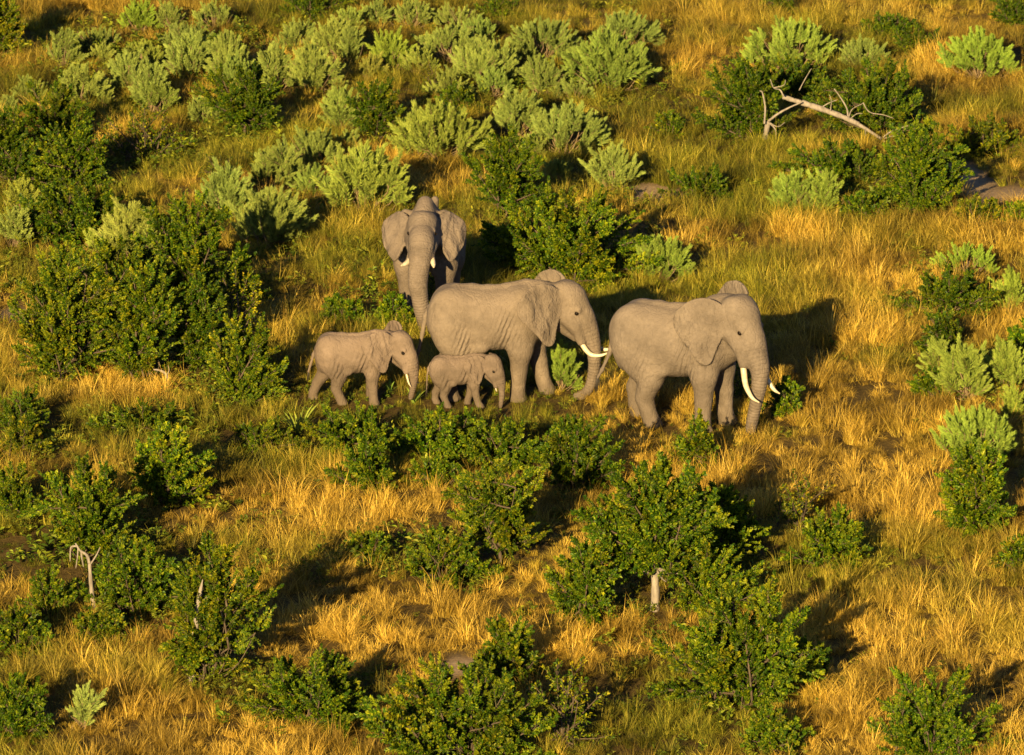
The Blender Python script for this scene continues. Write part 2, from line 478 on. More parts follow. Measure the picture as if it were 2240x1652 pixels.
    def find_surface(s, q, step=(0, 1, 0), side=1):
        """first skin point when coming from outside along the head frame's sideways axis"""
        for t in np.arange(0.75, 0.0, -0.006):
            w = s.from_head(np.array([q[0], side * t, q[1]]))
            i = np.round((w - s.o) / s.h).astype(int)
            if np.all(i >= 0) and np.all(i < s.D.shape) and s.D[tuple(i)] < 0.004: return w, t
        return s.from_head(np.array([q[0], side * 0.3, q[1]])), 0.3

FRONT = lambda y, sh=0.74, kn=0.72, an=0.74, ft=0.78: [(sh, y * .34, 1.62, .36), (sh * .6 + kn * .4, y * .39, 1.18, .25), (kn, y * .38, .72, .185), (an, y * .38, .28, .160), (ft, y * .38, .08, .182)]
HIND = lambda y, hp=-.80, kn=-.64, hk=-.82, an=-.82, ft=-.78: [(hp, y * .32, 1.66, .45), (hp * .55 + kn * .45, y * .36, 1.36, .37), (kn, y * .38, 1.00, .27), (hk, y * .38, .60, .185), (an, y * .38, .26, .162), (ft, y * .38, .08, .182)]
TORSO = [(-1.27, 1.94, 1.40, .22), (-1.15, 2.20, 1.16, .46), (-.90, 2.40, 1.08, .62), (-.55, 2.48, 1.06, .70), (-.1, 2.44, 1.06, .74), (.3, 2.46, 1.09, .725),
         (.65, 2.56, 1.14, .65), (.95, 2.58, 1.18, .55), (1.2, 2.54, 1.38, .45), (1.45, 2.46, 1.54, .38), (1.6, 2.38, 1.66, .33)]
TRUNK = [(2.04, 0, 1.78, .265), (2.19, 0, 1.45, .225), (2.28, 0, 1.15, .185), (2.33, 0, .85, .155), (2.34, 0, .55, .128), (2.32, 0, .28, .108), (2.27, 0, .09, .092)]

def build_elephant(p):
    E = Elephant(p)
    E.torso(p.get('torso', TORSO))
    rz = p.get('rump', 1.90)
    E.ellipsoid((-.84, .28, rz), (.46, .38, .52), .2); E.ellipsoid((-.84, -.28, rz), (.46, .38, .52), .2)
    sz0 = p.get('shoulder', 1.95)
    E.ellipsoid((.72, .33, sz0), (.36, .30, .50), .16); E.ellipsoid((.72, -.33, sz0), (.36, .30, .50), .16)
    tq = np.array(p.get('torso', TORSO)); zt = lambda x: float(np.interp(x, tq[:, 0], tq[:, 1]))
    E.chain([(x_, 0, zt(x_) - .085, .11) for x_ in (-1.0, -.7, -.35, 0, .4, .8, 1.1)], .10)       # spine ridge
    for y_ in (1, -1):
        E.ellipsoid((-.60, y_ * .44, zt(-.6) - .30), (.17, .12, .12), .14)                        # hip bone
        E.capsule((.86, y_ * .40, zt(.8) - .30), (.68, y_ * .52, 1.62), .11, .13, .12)            # shoulder blade
        E.capsule((-.12, y_ * .50, 1.22), (-.52, y_ * .40, 1.10), .13, .10, .14)                  # fold of the flank
    for leg in p['legs']:
        E.chain(leg[:3], 0.15); E.chain(leg[2:], 0.035)
        fx, fy = leg[-1][0], leg[-1][1]
        for a in (-0.75, 0, 0.75):
            E.ellipsoid((fx + .175 * math.cos(a), fy + .165 * math.sin(a), .07), (.035, .045, .05), .015)
    # head
    E.capsule((1.25, 0, 2.02), (1.72, 0, 2.08), .40, .34, .12, True)
    E.ellipsoid((1.68, 0, 2.16), (.36, .37, .37), .10, True)
    E.ellipsoid((1.62, .15, 2.28), (.24, .19, .22), .10, True); E.ellipsoid((1.62, -.15, 2.28), (.24, .19, .22), .10, True)
    E.capsule((1.82, 0, 2.16), (2.04, 0, 1.78), .30, .255, .08, True)
    for y in (1, -1):
        E.capsule((1.66, y * .20, 1.86), (1.95, y * .20, 1.60), .21, .17, .08, True)
        E.capsule((1.95, y * .19, 1.62), (2.10, y * .215, 1.27), .155, .105, .06, True)
        E.ellipsoid((1.95, y * .27, 1.98), (.14, .06, .07), .05, True)                    # brow
        E.ellipsoid((1.74, y * .43, 2.06), (.15, .07, .20), .08, True, cut=True)          # temple hollow
    E.capsule((1.60, 0, 1.62), (1.90, 0, 1.34), .25, .13, .10, True)                      # lower jaw
    E.capsule((1.88, 0, 1.36), (2.02, 0, 1.22), .105, .055, .05, True)
    tr = np.array(p.get('trunk', TRUNK), float)
    if 'trunk_body' in p:
        tb = np.array(p['trunk_body'], float); tb[:, :3] = E.to_head(tb[:, :3]); tb[:, 3] /= E.hs; tr = np.vstack([tr[:2], tb])
    tr = spline(tr, 4)
    E.chain([tuple(q) for q in tr], 0.05, True)
    # tail
    E.chain(p.get('tail', [(-1.22, 0, 2.10, .085), (-1.36, 0, 1.86, .06), (-1.43, -.03, 1.45, .045), (-1.44, -.06, 1.05, .038), (-1.46, -.08, .80, .034)]), .05)
    for side, kw in ((1, p['ear_far']), (-1, p['ear_near'])): E.ear(side, **kw)
    E.D[:, :, E.ax[2] < 0.012] = np.maximum(E.D[:, :, E.ax[2] < 0.012], 0.02)
    E.D[0] = E.D[-1] = 1; E.D[:, 0] = E.D[:, -1] = 1; E.D[:, :, 0] = E.D[:, :, -1] = 1
    # eye sockets
    eyes = []
    for y in (1, -1):
        w, t = E.find_surface((1.985, 1.90), side=y)
        E.ellipsoid((1.985, y * (t + .005), 1.92), (.085, .035, .065), .03, True)
        E.ellipsoid((1.99, y * (t + .03), 1.90), (.05, .035, .032), .012, True, cut=True)
        eyes.append(E.from_head((1.988, y * (t + (.010 if p['scale'] < .7 else -.004)), 1.90)))
    V, Q = surface_nets(E.D, E.o, E.h)
    # keep the largest piece is not needed: all pieces overlap; light smoothing
    n = len(V)
    for it in range(2):
        acc = np.zeros_like(V); c = np.zeros(n)
        for a in range(4):
            for b in ((a + 1) % 4, (a + 3) % 4):
                np.add.at(acc, Q[:, a], V[Q[:, b]]); np.add.at(c, Q[:, a], 1)
        V = V * 0.5 + 0.5 * acc / np.maximum(c, 1)[:, None]
    # coordinate along the trunk (for its ring wrinkles) and a mask of where they are
    Vh = E.to_head(V); best = np.full(n, 9.0); sv = np.zeros(n); L = 0.0
    for a, b in zip(tr[:-1], tr[1:]):
        ab = b[:3] - a[:3]; ln = np.linalg.norm(ab)
        t = np.clip((Vh - a[:3]) @ ab / (ln * ln), 0, 1)
        d = np.linalg.norm(Vh - a[:3] - t[:, None] * ab, axis=1) - (a[3] + (b[3] - a[3]) * t)
        m = d < best; best = np.where(m, d, best); sv = np.where(m, L + t * ln, sv); L += ln
    ring = np.clip(1 - best / .05, 0, 1) * np.clip(sv / .25, 0, 1)
    # where the long folds of the flank and the wrinkles of the joints are
    fold = np.exp(-((V[:, 0] - .42) / .22) ** 2) * np.clip((2.3 - V[:, 2]) / .4, 0, 1) * np.clip((V[:, 2] - .9) / .2, 0, 1) * (np.abs(V[:, 1]) > .3)
    fold = fold + 0.7 * np.exp(-((V[:, 0] + .55) / .2) ** 2) * np.clip((1.9 - V[:, 2]) / .4, 0, 1) * np.clip((V[:, 2] - .7) / .3, 0, 1)
    earm = np.zeros(n); earc = np.zeros(n)
    ii = np.round((V - E.o) / E.h).astype(int)
    for sl, d, c in E.ears:
        q = ii - np.array([a.start for a in sl]); ok = np.all((q >= 0) & (q < np.array(d.shape)), axis=1)
        dd = np.full(n, 9.0); dd[ok] = d[q[ok, 0], q[ok, 1], q[ok, 2]]
        w = np.clip(1.3 - np.abs(dd) / .03, 0, 1); earc = np.where((w > earm), 0, earc); cc = np.zeros(n); cc[ok] = c[q[ok, 0], q[ok, 1], q[ok, 2]]
        earc = np.where(w > earm, cc, earc); earm = np.maximum(earm, w)
    sc = p['scale']
    me = mesh_np('elephant_body', V * sc, Q.ravel(), np.full(len(Q), 4), [M['skin']], None, True,
                 {'trunk_s': sv * ring ** 0.0, 'ring': ring, 'fold': fold, 'ear': earm, 'ear_u': earc})
    root = empty('elephant', p['loc'], p['yaw'])
    tag(root, p['label'], 'elephant', 'elephants walking through the grassland')
    bo = link('body', me, root); bo.color = (*p.get('tone', (1, 1, 1)), 1)
    for e in eyes:
        link('eye', EYE, root)
        o = root.children[-1]; o.location = Vector(e) * sc; o.scale = (sc * (1.4 if sc < .7 else 1.05),) * 3
    for y, pts in p['tusks'].items():
        P = spline(np.array([q[:3] for q in pts]), 6); r = np.interp(np.linspace(0, 1, len(P)), np.linspace(0, 1, len(pts)), [q[3] for q in pts])
        W = np.array([E.from_head((a[0], y * a[1], a[2])) for a in P]) * sc
        v, f, t = tube(W, r * sc * E.hs, 12)
        me = mesh_np('tusk', v, f, t, [M['ivory']], None, True, {'tip': np.repeat(np.linspace(0, 1, len(P)), 12)})
        link('tusk', me, root)
    # hair tuft at the end of the tail
    tl = p.get('tail_end'); g = Geo(); r0 = np.random.default_rng(5)
    end = np.array((p.get('tail') or [(-1.46, -.08, .80, .034)])[-1][:3])
    for i in range(16):
        q = r0.normal(0, 1, 3) * [.018, .016, .03]
        b = end + r0.normal(0, .012, 3) + [0, 0, .03]
        v, f, t = tube(np.array([b, b + q * .5 + [0, 0, -.10], b + q + [-.02, 0, -.26 - .08 * r0.random()]]) * sc, np.array([.008, .007, .002]) * sc, 4)
        g.add(v, f, t, np.zeros(len(v)))
    link('tail_tuft', g.mesh('tail_tuft', [M['hair']]), root)
    return root

# skin, ivory, eyes, tail hair
m, n, l, out = mat('elephant_skin'); M['skin'] = m
tc = n.new('ShaderNodeTexCoord')
big = noise(n, l, tc.outputs['Object'], 1.6, 5, 0.6, 0.4); fine = noise(n, l, tc.outputs['Object'], 11, 6, 0.7, 0.6)
c0 = ramp(n, [(0.32, (0.116, 0.093, 0.074)), (0.70, (0.203, 0.164, 0.131))]); l.new(big.outputs['Fac'], c0.inputs[0])
c1 = ramp(n, [(0.30, (0.74, 0.74, 0.74)), (0.65, (1.08, 1.07, 1.05))]); l.new(fine.outputs['Fac'], c1.inputs[0])
skin = mixc(n, l, c0.outputs[0], c1.outputs[0], 0.8, 'MULTIPLY')
geo = n.new('ShaderNodeNewGeometry')
# dust settles on what faces up
sx = n.new('ShaderNodeSeparateXYZ'); l.new(geo.outputs['Normal'], sx.inputs[0])
dn = math_n(n, l, 'MULTIPLY', math_n(n, l, 'MAXIMUM', math_n(n, l, 'SUBTRACT', sx.outputs['Z'], 0.25), 0.0), 0.5)
skin = mixc(n, l, skin, (0.285, 0.225, 0.175), dn)
sp = noise(n, l, tc.outputs['Object'], 34, 2, 0.5)
spots = math_n(n, l, 'GREATER_THAN', sp.outputs['Fac'], 0.735)
skin = mixc(n, l, skin, (0.13, 0.10, 0.075), math_n(n, l, 'MULTIPLY', spots, 0.55))
oi = n.new('ShaderNodeObjectInfo'); skin = mixc(n, l, skin, oi.outputs['Color'], 1.0, 'MULTIPLY')
# mud and dust dried on the lower legs, in patches
sz_ = n.new('ShaderNodeSeparateXYZ'); l.new(tc.outputs['Object'], sz_.inputs[0])
mud = ramp(n, [(0.25, (1, 1, 1)), (0.62, (0, 0, 0))]); l.new(math_n(n, l, 'ADD', math_n(n, l, 'MULTIPLY', sz_.outputs['Z'], 0.75), math_n(n, l, 'MULTIPLY', math_n(n, l, 'SUBTRACT', big.outputs['Fac'], 0.5), 1.2)), mud.inputs[0])
skin = mixc(n, l, skin, (0.085, 0.066, 0.048), math_n(n, l, 'MULTIPLY', mud.outputs[0], 0.55))
b = n.new('ShaderNodeBsdfPrincipled'); l.new(skin, b.inputs['Base Color']); b.inputs['Roughness'].default_value = 0.85
b.inputs['Specular IOR Level'].default_value = 0.12
dis = noise(n, l, tc.outputs['Object'], 3.5, 3, 0.6)
mp = n.new('ShaderNodeMix'); mp.data_type = 'VECTOR'; mp.inputs[0].default_value = 0.10
l.new(tc.outputs['Object'], mp.inputs[4]); l.new(dis.outputs['Color'], mp.inputs[5])
vo = n.new('ShaderNodeTexVoronoi'); vo.feature = 'DISTANCE_TO_EDGE'; vo.inputs['Scale'].default_value = 17; l.new(mp.outputs[1], vo.inputs['Vector'])
vo2 = n.new('ShaderNodeTexVoronoi'); vo2.feature = 'DISTANCE_TO_EDGE'; vo2.inputs['Scale'].default_value = 5.0
mps = n.new('ShaderNodeMapping'); mps.inputs['Scale'].default_value = (1.7, 1, 0.7); l.new(mp.outputs[1], mps.inputs[0]); l.new(mps.outputs[0], vo2.inputs['Vector'])
crack = math_n(n, l, 'MINIMUM', vo.outputs['Distance'], 0.16)
crack2 = math_n(n, l, 'MINIMUM', vo2.outputs['Distance'], 0.10)
ring_s = attr(n, 'trunk_s'); ring_m = attr(n, 'ring'); fold_m = attr(n, 'fold')
rs = math_n(n, l, 'SINE', math_n(n, l, 'MULTIPLY_ADD', ring_s.outputs['Fac'], 95.0, math_n(n, l, 'MULTIPLY', dis.outputs['Fac'], 9.0)))
rings = math_n(n, l, 'MULTIPLY', math_n(n, l, 'MULTIPLY', rs, ring_m.outputs['Fac']), 0.10)
wv = n.new('ShaderNodeTexWave'); wv.bands_direction = 'X'; wv.inputs['Scale'].default_value = 3.4; wv.inputs['Distortion'].default_value = 3.5
wv.inputs['Detail'].default_value = 3; wv.inputs['Detail Scale'].default_value = 1.2
mpf = n.new('ShaderNodeMapping'); mpf.inputs['Rotation'].default_value = (0, R(-22), 0); l.new(tc.outputs['Object'], mpf.inputs[0]); l.new(mpf.outputs[0], wv.inputs['Vector'])
fo = math_n(n, l, 'MULTIPLY', math_n(n, l, 'MULTIPLY', wv.outputs['Fac'], fold_m.outputs['Fac']), 0.5)
hsum = math_n(n, l, 'ADD', math_n(n, l, 'ADD', math_n(n, l, 'MULTIPLY', crack, 0.40), math_n(n, l, 'MULTIPLY', crack2, 0.85)), math_n(n, l, 'ADD', rings, fo))
hsum = math_n(n, l, 'ADD', hsum, math_n(n, l, 'MULTIPLY', fine.outputs['Fac'], 0.22))
em = attr(n, 'ear'); eu = attr(n, 'ear_u')
es = math_n(n, l, 'SINE', math_n(n, l, 'MULTIPLY_ADD', eu.outputs['Fac'], 26.0, math_n(n, l, 'MULTIPLY', dis.outputs['Fac'], 14.0)))
hsum = math_n(n, l, 'ADD', hsum, math_n(n, l, 'MULTIPLY', math_n(n, l, 'MULTIPLY', es, em.outputs['Fac']), 0.15))
bp = n.new('ShaderNodeBump'); bp.inputs['Strength'].default_value = 0.9; bp.inputs['Distance'].default_value = 0.06
l.new(hsum, bp.inputs['Height']); l.new(bp.outputs[0], b.inputs['Normal'])
l.new(b.outputs[0], out.inputs[0])

m, n, l, out = mat('ivory'); M['ivory'] = m
t = attr(n, 'tip'); c = ramp(n, [(0, (0.26, 0.17, 0.10)), (0.18, (0.56, 0.47, 0.34)), (0.8, (0.64, 0.57, 0.45)), (1, (0.52, 0.43, 0.30))]); l.new(t.outputs['Fac'], c.inputs[0])
tc = n.new('ShaderNodeTexCoord'); z = noise(n, l, tc.outputs['Object'], 18, 4); zc = ramp(n, [(0.3, (0.72, 0.66, 0.56)), (0.7, (1, 1, 1))]); l.new(z.outputs['Fac'], zc.inputs[0])
b = n.new('ShaderNodeBsdfPrincipled'); l.new(mixc(n, l, c.outputs[0], zc.outputs[0], 1.0, 'MULTIPLY'), b.inputs['Base Color']); b.inputs['Roughness'].default_value = 0.38
l.new(b.outputs[0], out.inputs[0])
m, n, l, out = mat('eye'); M['eye'] = m
b = n.new('ShaderNodeBsdfPrincipled'); b.inputs['Base Color'].default_value = (0.008, 0.005, 0.003, 1); b.inputs['Roughness'].default_value = 0.3; b.inputs['Specular IOR Level'].default_value = 0.12; l.new(b.outputs[0], out.inputs[0])
m, n, l, out = mat('tail_hair'); M['hair'] = m
b = n.new('ShaderNodeBsdfPrincipled'); b.inputs['Base Color'].default_value = (0.035, 0.028, 0.022, 1); b.inputs['Roughness'].default_value = 0.6; l.new(b.outputs[0], out.inputs[0])

import bmesh
bm = bmesh.new(); bmesh.ops.create_uvsphere(bm, u_segments=12, v_segments=8, radius=0.05)
EYE = bpy.data.meshes.new('eye'); bm.to_mesh(EYE); bm.free(); EYE.materials.append(M['eye'])
for f in EYE.polygons: f.use_smooth = True

def place(px, py, local, scale, yaw):
    """root position so that a foot at LOCAL (model units) stands where the photograph shows it"""
    g, _ = ground_at(px, py)
    off = Matrix.Rotation(yaw, 3, 'Z') @ Vector((local[0] * scale, local[1] * scale, 0))
    q = g - off
    return Vector((q.x, q.y, height(q.x, q.y)))

TUSK_LONG = [(2.06, .215, 1.36, .060), (2.16, .245, 1.17, .058), (2.33, .29, 1.03, .050), (2.54, .27, 1.02, .036), (2.73, .22, 1.10, .012)]
HERD = []
# middle cow
y = R(-3); s = .955
HERD.append(dict(scale=s, yaw=y, loc=place(1132, 878, (.64, -.38), s, y), head=(-12, 2, 0),
    tone=(1.04, 1.02, .98), label='grown elephant in the middle striding in profile with long upcurved tusks',
    legs=[FRONT(-1, .72, .67, .64, .64), FRONT(1, .86, 1.06, 1.16, 1.24), HIND(-1), HIND(1, -.8, -.72, -1.02, -1.06, -1.0)],
    ear_near=dict(base=(1.56, .34, 2.32), ang=47, outline=EAR_COW, size=1.14, tilt=8, bow=.10),
    ear_far=dict(base=(1.52, .34, 2.34), ang=26, outline=EAR_COW, size=1.10, tilt=-10, lift=.12, bow=.06),
    trunk=[(2.04, 0, 1.78, .26), (2.20, 0, 1.45, .205), (2.31, 0, 1.12, .155), (2.35, 0, .82, .125), (2.33, 0, .52, .108), (2.26, 0, .22, .095), (2.12, 0, .04, .085), (1.98, 0, .0, .08)],
    tail=[(-1.22, 0, 2.0, .085), (-1.36, 0, 1.78, .06), (-1.43, -.03, 1.40, .045), (-1.50, -.06, 1.05, .038), (-1.56, -.08, .82, .034)],
    tusks={-1: TUSK_LONG, 1: TUSK_LONG}))
# right cow
y = R(-22); s = 1.02
st_r = [(a_, b_ + .10 * np.clip((a_ - .1) / .9, 0, 1) * (1 + .9 * (a_ > 1.1)), c_ - .05 * (a_ < .4), d_) for a_, b_, c_, d_ in TORSO]
HERD.append(dict(scale=s, yaw=y, loc=place(1537, 946, (.72, -.38), s, y), head=(-23, 6, 0), head_off=(-.24, 0, .34), torso=st_r,
    label='large elephant ahead of the others with its trunk hanging straight and tusks pointing down',
    legs=[FRONT(-1, .74, .73, .71, .72), FRONT(1, .78, .88, .90, .96), HIND(-1, -.72, -.40, -.52, -.42, -.34), HIND(1, -.85, -.78, -1.0, -.98, -.92)],
    ear_near=dict(base=(1.56, .34, 2.24), ang=38, outline=EAR_COW, size=1.12, tilt=8, bow=.10, rip=.04),
    ear_far=dict(base=(1.52, .34, 2.34), ang=10, outline=EAR_COW, size=1.10, tilt=-10, lift=.12, bow=.06),
    trunk=[(2.04, 0, 1.78, .265), (2.19, 0, 1.45, .235)],
    trunk_body=[(1.93, -.45, 1.42, .175), (1.92, -.45, 1.12, .140), (1.87, -.43, .84, .120), (1.81, -.42, .56, .108), (1.76, -.41, .32, .10), (1.73, -.40, .14, .09)],
    tail=[(-1.22, 0, 1.98, .085), (-1.34, .02, 1.72, .06), (-1.42, .03, 1.34, .045), (-1.58, .03, .98, .038), (-1.68, .03, .80, .034)],
    tusks={-1: [(2.06, .215, 1.36, .064), (2.15, .25, 1.13, .062), (2.30, .32, .90, .054), (2.50, .34, .72, .038), (2.68, .31, .66, .012)],
           1: [(2.06, .215, 1.36, .060), (2.13, .25, 1.14, .058), (2.26, .32, .92, .050), (2.44, .36, .74, .036), (2.60, .36, .70, .012)]}))
# juvenile
y = R(-2); s = .59
HERD.append(dict(scale=s, yaw=y, loc=place(818, 887, (.76, -.38), s, y), head=(-27, 4, 0), head_scale=1.06, h=.03,
    tone=(1.06, .99, .96), label='half grown elephant trailing the herd beside the leafy bush stretching one hind leg back',
    legs=[FRONT(-1, .72, .70, .74, .76), FRONT(1, .74, .62, .60, .62), HIND(-1, -.74, -.46, -.56, -.42, -.34), HIND(1, -.86, -.98, -1.26, -1.40, -1.40)],
    ear_near=dict(base=(1.56, .34, 2.32), ang=44, outline=EAR_COW, size=1.14, tilt=8, bow=.10),
    ear_far=dict(base=(1.50, .34, 2.34), ang=26, outline=EAR_COW, size=1.14, tilt=-10, lift=.18, bow=.06),
    trunk=[(2.04, 0, 1.78, .26), (2.18, 0, 1.45, .215), (2.27, 0, 1.12, .145), (2.28, 0, .82, .105), (2.24, 0, .55, .082), (2.20, 0, .34, .07)],
    tail=[(-1.22, 0, 1.98, .085), (-1.36, 0, 1.70, .06), (-1.46, 0, 1.35, .048), (-1.54, 0, 1.08, .042)],
    tusks={q: [(2.06, .215, 1.36, .042), (2.16, .25, 1.12, .038), (2.24, .26, .93, .028), (2.33, .25, .80, .010)] for q in (-1, 1)}))
# baby
y = R(-3); s = .43
HERD.append(dict(scale=s, yaw=y, loc=place(1051, 893, (1.14, -.38), s, y), head=(-30, 6, 0), head_scale=1.13, h=.032,
    tone=(1.0, .94, .92), label='smallest baby elephant walking beside the legs of the middle cow',
    legs=[FRONT(-1, .78, .90, 1.02, 1.14), FRONT(1, .72, .62, .50, .46), HIND(-1, -.78, -.52, -.62, -.5, -.42), HIND(1, -.84, -.80, -1.05, -1.08, -1.0)],
    ear_near=dict(base=(1.54, .34, 2.28), ang=40, outline=EAR_COW, size=1.04, tilt=8, bow=.10),
    ear_far=dict(base=(1.50, .34, 2.20), ang=42, outline=EAR_COW, size=1.0, tilt=0, bow=.06),
    trunk=[(2.04, 0, 1.78, .25), (2.18, 0, 1.45, .20), (2.27, 0, 1.15, .135), (2.31, 0, .85, .105), (2.30, 0, .58, .088), (2.29, 0, .36, .075)],
    tusks={q: [(2.06, .215, 1.36, .036), (2.14, .25, 1.16, .030), (2.20, .255, 1.06, .012)] for q in (-1, 1)}))
# bull, seen from the front
y = R(-95); s = 1.04
st = [(a, max(b - max(0, (.75 - a)) * .30, c + .35), c - .08, d * .58) for a, b, c, d in TORSO[:-3]] + [(1.2, 2.36, 1.38, .40), (1.45, 2.2, 1.5, .36), (1.6, 2.1, 1.6, .32)]
HERD.append(dict(scale=s, yaw=y, loc=place(893, 700, (.78, -.36), s, y), rump=1.35, shoulder=1.6, head=(3, -28, 0), head_scale=.86, torso=st, head_off=(.02, 0, -.18),
    tone=(.96, .95, .96), label='big bull elephant walking head on with both ears spread wide',
    legs=[FRONT(-1), FRONT(1, .74, .68, .66, .68), [(-.8, -.30, 1.3, .36)] + HIND(-1, -.8, -.64, -.8, -.74, -.68)[2:], [(-.8, .30, 1.3, .36)] + HIND(1)[2:]],
    ear_near=dict(base=(1.40, .34, 2.36), ang=60, outline=EAR_BULL, size=.86, tilt=6, bow=.12, rip=.03),
    ear_far=dict(base=(1.40, .34, 2.36), ang=60, outline=EAR_BULL, size=.86, tilt=6, bow=.12, rip=.03),
    trunk=[(2.04, 0, 1.78, .30), (2.19, 0, 1.48, .275)],
    trunk_body=[(2.34, 0, 1.22, .195), (2.36, .03, .92, .160), (2.34, .07, .62, .148), (2.30, .13, .32, .136), (2.26, .18, .04, .125)],
    tusks={-1: [(2.06, .22, 1.36, .070), (2.14, .28, 1.18, .068), (2.26, .38, 1.06, .052), (2.36, .46, 1.00, .016)],
           1: [(2.06, .22, 1.36, .070), (2.14, .27, 1.18, .066), (2.22, .30, 1.06, .050), (2.30, .31, .98, .018)]}))
for p in HERD: build_elephant(p)


# ------------------------------------------------------------------ leafy shrubs: limbs that carry their foliage
def leaves(rng, base, dirn, up, ln, wd, fold=0.25):
    """folded leaf blades (one quad each): base points, directions, up hints"""
    d = norm(dirn); s = norm(np.cross(d, up)); nrm = np.cross(s, d)
    L = ln[:, None]; W = wd[:, None]
    a = base; c = base + d * L - nrm * L * 0.12
    b = base + d * L * .48 + s * W * .5 + nrm * W * fold; e = base + d * L * .48 - s * W * .5 + nrm * W * fold
    V = np.stack([a, b, c, e], 1).reshape(-1, 3)
    F = np.arange(len(V)); return V, F, np.full(len(base), 4)

def limb_variant(seed, L, n_twig, n_leaf, spread, leaf_len=.068, droop=0.0):
    rng = np.random.default_rng(seed)
    k = 7; t = np.linspace(0, 1, k)
    ax = np.cumsum(np.vstack([[0, 0, 0], rng.normal(0, .06, (k - 1, 3)) + [0, 0, 1]]), 0)
    ax *= L / ax[-1, 2]
    wood = Geo(); fol = Geo()
    v, f, q = tube(ax, np.linspace(.020, .006, k) * (0.6 + L * .5), 5); wood.add(v, f, q, np.zeros(len(v)))
    for i in range(n_twig):
        tt = 0.12 + 0.88 * (i + rng.random()) / n_twig
        o = np.array([np.interp(tt, t, ax[:, c]) for c in range(3)])
        phi = i * 2.4 + rng.normal(0, .5)
        d = np.array([math.cos(phi), math.sin(phi), 0.0]) * (1.05 - .7 * tt) + [0, 0, .35 + .8 * tt]
        d = d / np.linalg.norm(d) + rng.normal(0, .18, 3)
        tl = spread * (0.55 + .6 * rng.random()) * (1.1 - .45 * tt)
        mid = o + d * tl * .55; end = o + d * tl + np.array([0, 0, .10 * tl])
        P = spline([o, mid, end], 3)
        if rng.random() < .8:
            v, f, q = tube(P, np.linspace(.007, .003, len(P)), 3, False); wood.add(v, f, q, np.zeros(len(v)))
        u = .25 + .75 * np.sort(rng.random(n_leaf)) ** .8
        pos = np.stack([np.interp(u, np.linspace(0, 1, len(P)), P[:, c]) for c in range(3)], 1) + rng.normal(0, .012, (n_leaf, 3))
        a = np.arange(n_leaf) * 2.6 + rng.random()
        tw = norm(np.array(end - o)[None])[0]
        s1 = norm(np.cross(tw, [0.2, .1, 1.0])[None])[0]; s2 = np.cross(tw, s1)
        ld = (np.cos(a)[:, None] * s1 + np.sin(a)[:, None] * s2) * (1.0 - .5 * u[:, None]) + tw * (.35 + .9 * u[:, None]) + rng.normal(0, .2, (n_leaf, 3)) - [0, 0, droop]
        upv = np.tile([0, 0, 1.0], (n_leaf, 1)) + rng.normal(0, .45, (n_leaf, 3)) + tw * .3
        ll = leaf_len * (.65 + .6 * rng.random(n_leaf))
        v, f, q = leaves(rng, pos, ld, upv, ll, ll * (.50 + .2 * rng.random(n_leaf)))
        yng = np.repeat(np.clip(u * (0.35 + .65 * tt) * (rng.random() < .42) + rng.normal(0, .1, n_leaf), 0, 1), 4)
        fol.add(v, f, q, yng)
    return wood.mesh('limb', [M['bark']]), fol.mesh('foliage', [M['leaf']], smooth=False), L
LIMBS = {'s': [limb_variant(100 + i, .45, 10, 28, .25) for i in range(4)],
         'm': [limb_variant(200 + i, .85, 20, 38, .36) for i in range(5)],
         'l': [limb_variant(300 + i, 1.35, 34, 44, .46) for i in range(5)],
         'x': [limb_variant(400 + i, .95, 13, 9, .26) for i in range(4)]}

def orient(loc, d, roll, s):
    q = Vector(d).to_track_quat('Z', 'Y')
    return Matrix.Translation(loc) @ q.to_matrix().to_4x4() @ Matrix.Rotation(roll, 4, 'Z') @ Matrix.Scale(s, 4)

def footprint(x0, x1, y0, y1, k=.22):
    """world base, width and height of a plant that fills a measured box of the photograph"""
    cx = (x0 + x1) / 2
    _, s = ground_at(cx, y1); W = (x1 - x0) / s
    g, s = ground_at(cx, y1 - k * W * SP * s)
    H = ((y1 - y0) / s - .25 * W * SP) / CP
    return g, W, max(H, .3), s

